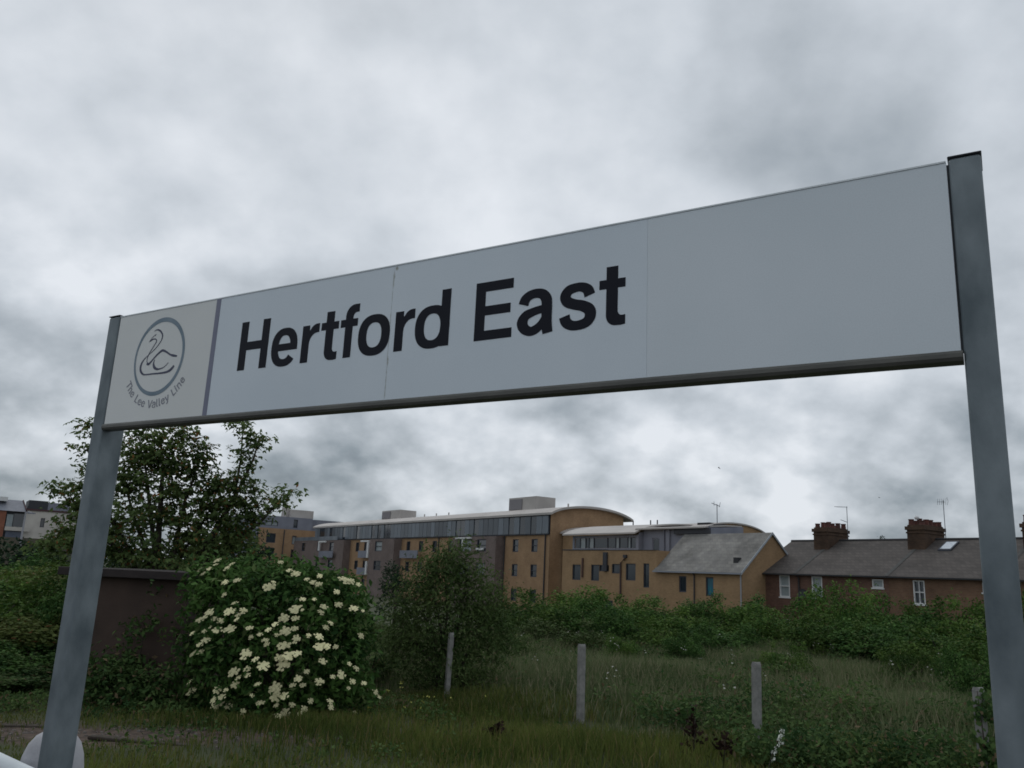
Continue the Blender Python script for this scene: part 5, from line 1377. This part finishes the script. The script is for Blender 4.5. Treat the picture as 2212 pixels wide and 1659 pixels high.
# ---- grass and weeds: one mass each
def blades(name, P, H, Wd, lm, rng, lean=.35):
    n = len(P)
    a = rng.random(n)*2*np.pi; l = (rng.random(n)*lean)*H; b = rng.random(n)*2*np.pi
    side = np.stack([np.cos(b), np.sin(b), np.zeros(n)], 1)*Wd[:, None]
    mid = P + np.stack([np.cos(a)*l*.35, np.sin(a)*l*.35, H*.6], 1)
    tip = P + np.stack([np.cos(a)*l, np.sin(a)*l, H*(1-.12*rng.random(n))], 1)
    V = np.stack([P-side*.5, P+side*.5, mid+side*.38, mid-side*.38], 1)
    T = np.stack([mid-side*.38, mid+side*.38, tip+side*.06, tip-side*.06], 1)
    n4 = len(V)
    A = np.concatenate([V, T], 1).reshape(-1, 3)       # 8 verts a blade, joined below
    me = bpy.data.meshes.new(name)
    verts = np.concatenate([P-side*.5, P+side*.5, mid+side*.4, mid-side*.4, tip], 0)
    idx = np.arange(n)
    q = np.stack([idx, idx+n, idx+2*n, idx+3*n], 1); t = np.stack([idx+3*n, idx+2*n, idx+4*n], 1)
    me.vertices.add(5*n); me.loops.add(7*n); me.polygons.add(2*n)
    me.vertices.foreach_set('co', verts.reshape(-1).astype(np.float32))
    me.loops.foreach_set('vertex_index', np.concatenate([q.reshape(-1), t.reshape(-1)]).astype(np.int32))
    me.polygons.foreach_set('loop_start', np.concatenate([np.arange(n)*4, 4*n+np.arange(n)*3]).astype(np.int32))
    me.polygons.foreach_set('loop_total', np.concatenate([np.full(n, 4), np.full(n, 3)]).astype(np.int32))
    me.update(calc_edges=True); me.materials.append(lm)
    return link(name, me)
gzv = np.vectorize(ground_z)
def wav(x, y, k=1.0, ph=0.0):
    return .5+.25*np.sin(x*.9*k+ph+1.3*np.sin(y*.7*k))+.25*np.cos(y*1.1*k+.8*np.sin(x*.55*k+ph))
rng = np.random.default_rng(3)
def scatter(n, y0, y1, xl=-.75, xr=.75):
    y = np.sqrt(rng.random(n)*(y1*y1-y0*y0)+y0*y0); x = y*rng.uniform(xl, xr, n)
    return x, y
def not_shed(x, y): return ~((x < b.x+.1) & (x > a.x-.2) & (y > 15.75) & (y < 18.8))
a = at(150, 1250, 16.2); b = at(408, 1250, 16.0)
# short grass in front
x, y = scatter(105000, 9.5, 17.5)
dirt = np.exp(-(((x+5.6)/2.5)**2+((y-12.75)/.75)**2))+.7*np.exp(-(((x+8.6)/1.0)**2+((y-13.9)/.5)**2)) * (.55+.9*wav(x, y, 2.2))
keep = (rng.random(len(x)) > dirt*1.25) & not_shed(x, y) & (rng.random(len(x)) < .35+.75*wav(x, y, 1.7, 2))
x, y = x[keep], y[keep]
H = (.10+.34*wav(x, y, 1.3, 1)*rng.uniform(.4, 1.2, len(x)))*np.where(x < -3.2, .55, 1)
o = blades('grass', np.stack([x, y, gzv(x, y)-.02], 1), H, rng.uniform(.008, .018, len(x)), LM['grass'], rng, .6)
tag(o, 'rough short grass in the foreground below the fence line', 'grass', kind='stuff')
# tall field grass behind the fence
x, y = scatter(150000, 13.5, 34, -.32, .75)
fence = 16.3 - .62*x*.9
keep = (y > fence-1.6+2.2*wav(x, y, 2.6, 4)) & ((x > -2.2) | (y > 18)) & (rng.random(len(x)) < .4+.7*wav(x, y, .9, 3))
x, y = x[keep], y[keep]
H = (.42+.50*wav(x, y, .8, 1)*rng.uniform(.5, 1.15, len(x)))*np.clip(.35+(y-fence[keep])/3.2, .35, 1)
o = blades('tall_grass', np.stack([x, y, gzv(x, y)-.02], 1), H, rng.uniform(.012, .026, len(x)), LM['field'], rng, .5)
tag(o, 'tall grey green field grass between the fence posts and the bushes', 'grass', kind='stuff')
# nettles, docks and brambles
def weed_mass(n, y0, y1, xl, xr, hmax, lm, name, label, leafs, cond=None, per=26):
    x, y = scatter(n, y0, y1, xl, xr)
    k = (wav(x, y, 1.5, .7) > .42) & not_shed(x, y)
    if cond is not None: k &= cond(x, y)
    x, y = x[k], y[k]
    h = hmax*rng.uniform(.35, 1, len(x))*(.5+.6*wav(x, y, 1.1, 2))
    C = np.repeat(np.stack([x, y, gzv(x, y)], 1), per, 0)
    hh = np.repeat(h, per)*rng.random(len(C))**.7
    C = C + np.stack([rng.normal(size=len(C))*.10, rng.normal(size=len(C))*.10, hh], 1)
    N = np.array([0, -.25, .6]) + rng.normal(size=C.shape)*.55; N /= np.linalg.norm(N, axis=1, keepdims=True)
    V = leaf_quads(C, N, leafs, rng, 'oval', .45)
    o = link(name, quads_mesh(name, V, lm)); tag(o, label, 'weeds', kind='stuff'); return o
weed_mass(2600, 11.0, 17.5, .16, .75, .85, LM['weed'], 'weeds', 'nettles and brambles thick around the right-hand fence posts', .085, lambda x, y: (y < 17.6-.55*x+1.8) & (y > 16.3-.95*x-1.6+2.4*wav(x, y, 2.9, 1)) & (x > 2.0+1.2*np.sin(y*3)))
weed_mass(1500, 15.5, 30, -.1, .75, .9, LM['weed'], 'weeds', 'darker weeds scattered through the tall field grass', .10, lambda x, y: y > 17.5-.62*x)
weed_mass(700, 11.5, 17.5, -.75, -.05, .35, LM['weed'], 'weeds', 'low weeds along the foot of the shed and the elder', .075, lambda x, y: (y > 13.9) | (rng.random(len(x)) < .12))
weed_mass(420, 10.5, 15.5, -.5, .5, .22, LM['bush'], 'weeds', 'broad-leaved plants dotted through the foreground grass', .06, lambda x, y: rng.random(len(x)) < .5, per=12)
# small shrubs breaking up the front of the bush band
for k, (px, py, Y, w, kd, lab) in enumerate([(1120,1372,24,1.5,2,'small grey green shrub in the field right of the willow bush'), (1340,1378,25,1.3,0,'small shrub standing forward in the field, right of the second fence post'),
    (1480,1372,26,1.7,3,'small dark shrub at the front of the bushes, centre'), (1700,1392,23,1.5,1,'small shrub in the field behind the third fence post'), (1960,1402,22,1.8,0,'shrub in the field towards the right sign post'), (2090,1400,18.5,1.6,3,'dark shrub behind the ivy-wrapped fence post'), (830,1330,23,2.4,2,'greyish shrub between the elder and the willow bush'), (800,1395,19,1.5,5,'weedy shrub at the right side of the elder')]):
    top = at(px, py, Y); gz = ground_z(top.x, top.y)
    bush(kd, (top.x, top.y, gz), w/3.3, (top.z-gz)/2.42, r.uniform(0, 6.28), lab, 'small shrubs in the field')
# stones and rubble on the bare earth
rs = random.Random(8); m_ = MB()
for k in range(260):
    sx_, sy_ = rs.gauss(-6.0, 1.7), rs.gauss(12.9, .7)
    q = rs.uniform(.012, .05); z0 = ground_z(sx_, sy_)
    vv = [(sx_+q*rs.uniform(.6, 1.3)*math.cos(t*2.094+k), sy_+q*rs.uniform(.6, 1.3)*math.sin(t*2.094+k), z0+(q*.4 if t < 3 else q*.4)) for t in range(3)]
    m_.add([(a_[0]*1.0, a_[1], z0-.01) for a_ in vv] + [(sx_+(a_[0]-sx_)*.7, sy_+(a_[1]-sy_)*.7, z0+q*.7) for a_ in vv], [(0,1,4,3),(1,2,5,4),(2,0,3,5),(3,4,5)])
tag(m_.build('rubble', mat('grey brown stones', (.09,.075,.065), .95, (.22,.20,.18), 6)), 'small stones scattered on the bare earth by the left sign post', 'rubble', kind='stuff')
# pale flower specks over the field
x, y = scatter(120, 15, 27, -.02, .75); k = (y > 17-.62*x) & (wav(x, y, 1.9, 5) > .5); x, y = x[k], y[k]
C = np.repeat(np.stack([x, y, gzv(x, y)+rng.uniform(.55, 1.0, len(x))], 1), 5, 0); C += rng.normal(size=C.shape)*.05
N = np.array([0, 0, 1.]) + rng.normal(size=C.shape)*.35; N /= np.linalg.norm(N, axis=1, keepdims=True)
o = link('cow_parsley_heads', quads_mesh('cow_parsley_heads', leaf_quads(C, N, .05, rng, 'oval', .8), mat('pale blossom', (.30,.30,.26), .9)))
tag(o, 'specks of pale blossom over the tall field grass', 'wildflowers', kind='stuff')
# yellow flowers near the first fence post
x = at(890, 1520, 15.2).x + rng.normal(size=14)*.5; y = 15.2 + rng.normal(size=14)*.25
C = np.repeat(np.stack([x, y, rng.uniform(.15, .6, 14)], 1), 3, 0) + rng.normal(size=(42, 3))*.02
N = rng.normal(size=C.shape)+np.array([0, -.4, .8]); N /= np.linalg.norm(N, axis=1, keepdims=True)
o = link('yellow_wildflowers', quads_mesh('yellow_wildflowers', leaf_quads(C, N, .035, rng, 'oval', .8), mat('yellow petals', (.30,.30,.06), .8)))
tag(o, 'sprinkling of small yellow flowers left of the first fence post', 'wildflowers', kind='stuff')

# ---- dead dock plant, pale flowering stem and ivy on the last post
rng = np.random.default_rng(77)
def dock(px, py, Y, h, lab, name='dead_dock_plant'):
    p = at(px, py, Y); p.z = 0
    C = np.repeat([[p.x, p.y, h*.75]], 90, 0) + rng.normal(size=(90, 3))*np.array([.08, .06, h*.2])
    N = rng.normal(size=C.shape); N /= np.linalg.norm(N, axis=1, keepdims=True)
    plant(name, (p.x, p.y, 0), leaf_quads(C, N, .08, rng, 'oval', .6), M_['deadbrown'], [([(p.x, p.y, 0), (p.x+.03, p.y, h)], [.012, .006])], lab, 'plant')
dock(1497, 1580, 12.6, .62, 'tall dark brown dead dock plant left of the third fence post')
dock(1562, 1600, 12.4, .42, 'shorter dark brown dead dock right beside the taller one')
dock(1075, 1590, 13.6, .22, 'small rusty brown dead dock in the grass between the first two fence posts')
a0 = at(1650, 1655, 11.6); a0.z = 0; a1 = at(1692, 1575, 11.6)
m_ = MB(); m_.tube([a0, (a0+a1)/2+Vector((-.02, 0, .02)), a1], [.006, .005, .003], 5)
fs = empty('flowering_stem', tuple(a0)); tag(fs, 'leaning pale white flowering stem at the bottom right of the third fence post', 'plant')
m_.build('stem', M_['bark'], fs, off=tuple(a0))
t = rng.random(60); C = np.stack([np.array(a0)+(np.array(a1)-np.array(a0))*(.35+.65*k) for k in t]) + rng.normal(size=(60, 3))*.014
N = rng.normal(size=C.shape); N /= np.linalg.norm(N, axis=1, keepdims=True)
link('blossom', quads_mesh('blossom', leaf_quads(C, N, .035, rng, 'oval', .8)-np.array(a0), mat('white petals', (.55,.58,.52), .9)), fs)
x0_, y0_ = 6.21, 11.27
C = np.stack([x0_+rng.normal(size=520)*.09, y0_-.08+rng.normal(size=520)*.07, rng.uniform(.2, 1.38, 520)], 1)
C = C[(np.sin(C[:, 2]*13)+rng.random(520)*1.4 > .35)]
N = np.array([0, -1., .4]) + rng.normal(size=C.shape)*.45; N /= np.linalg.norm(N, axis=1, keepdims=True)
plant('ivy', (x0_, y0_, 0), leaf_quads(C, N, .075, rng, 'oval', .8), LM['weed'], [([(x0_-.08, y0_-.07, 0), (x0_-.03, y0_-.08, .7), (x0_-.07, y0_-.08, 1.3)], [.012, .01, .005])], 'patchy ivy climbing the fence post beside the right sign post', 'plant')
# half-buried rotten timbers on the bare earth
for k, (px, py, Y, L, lab) in enumerate([(300,1622,12.3,1.5,'long rotten timber lying on bare earth near the left sign post'), (20,1545,13.2,1.4,'dark timber half buried at the far left edge')]):
    p = at(px, py, Y); m_ = MB()
    m_.box(-L/2, L/2, -.06, .06, -.04, .015); o = m_.build('rotten_timber', M_['bark']); o.location = (p.x, p.y, ground_z(p.x, p.y)+.03)
    o.rotation_euler = (.03, .02, [-.12, .2][k]); bevel(o, .02, 2); tag(o, lab, 'timber', 'old timbers on the bare earth')
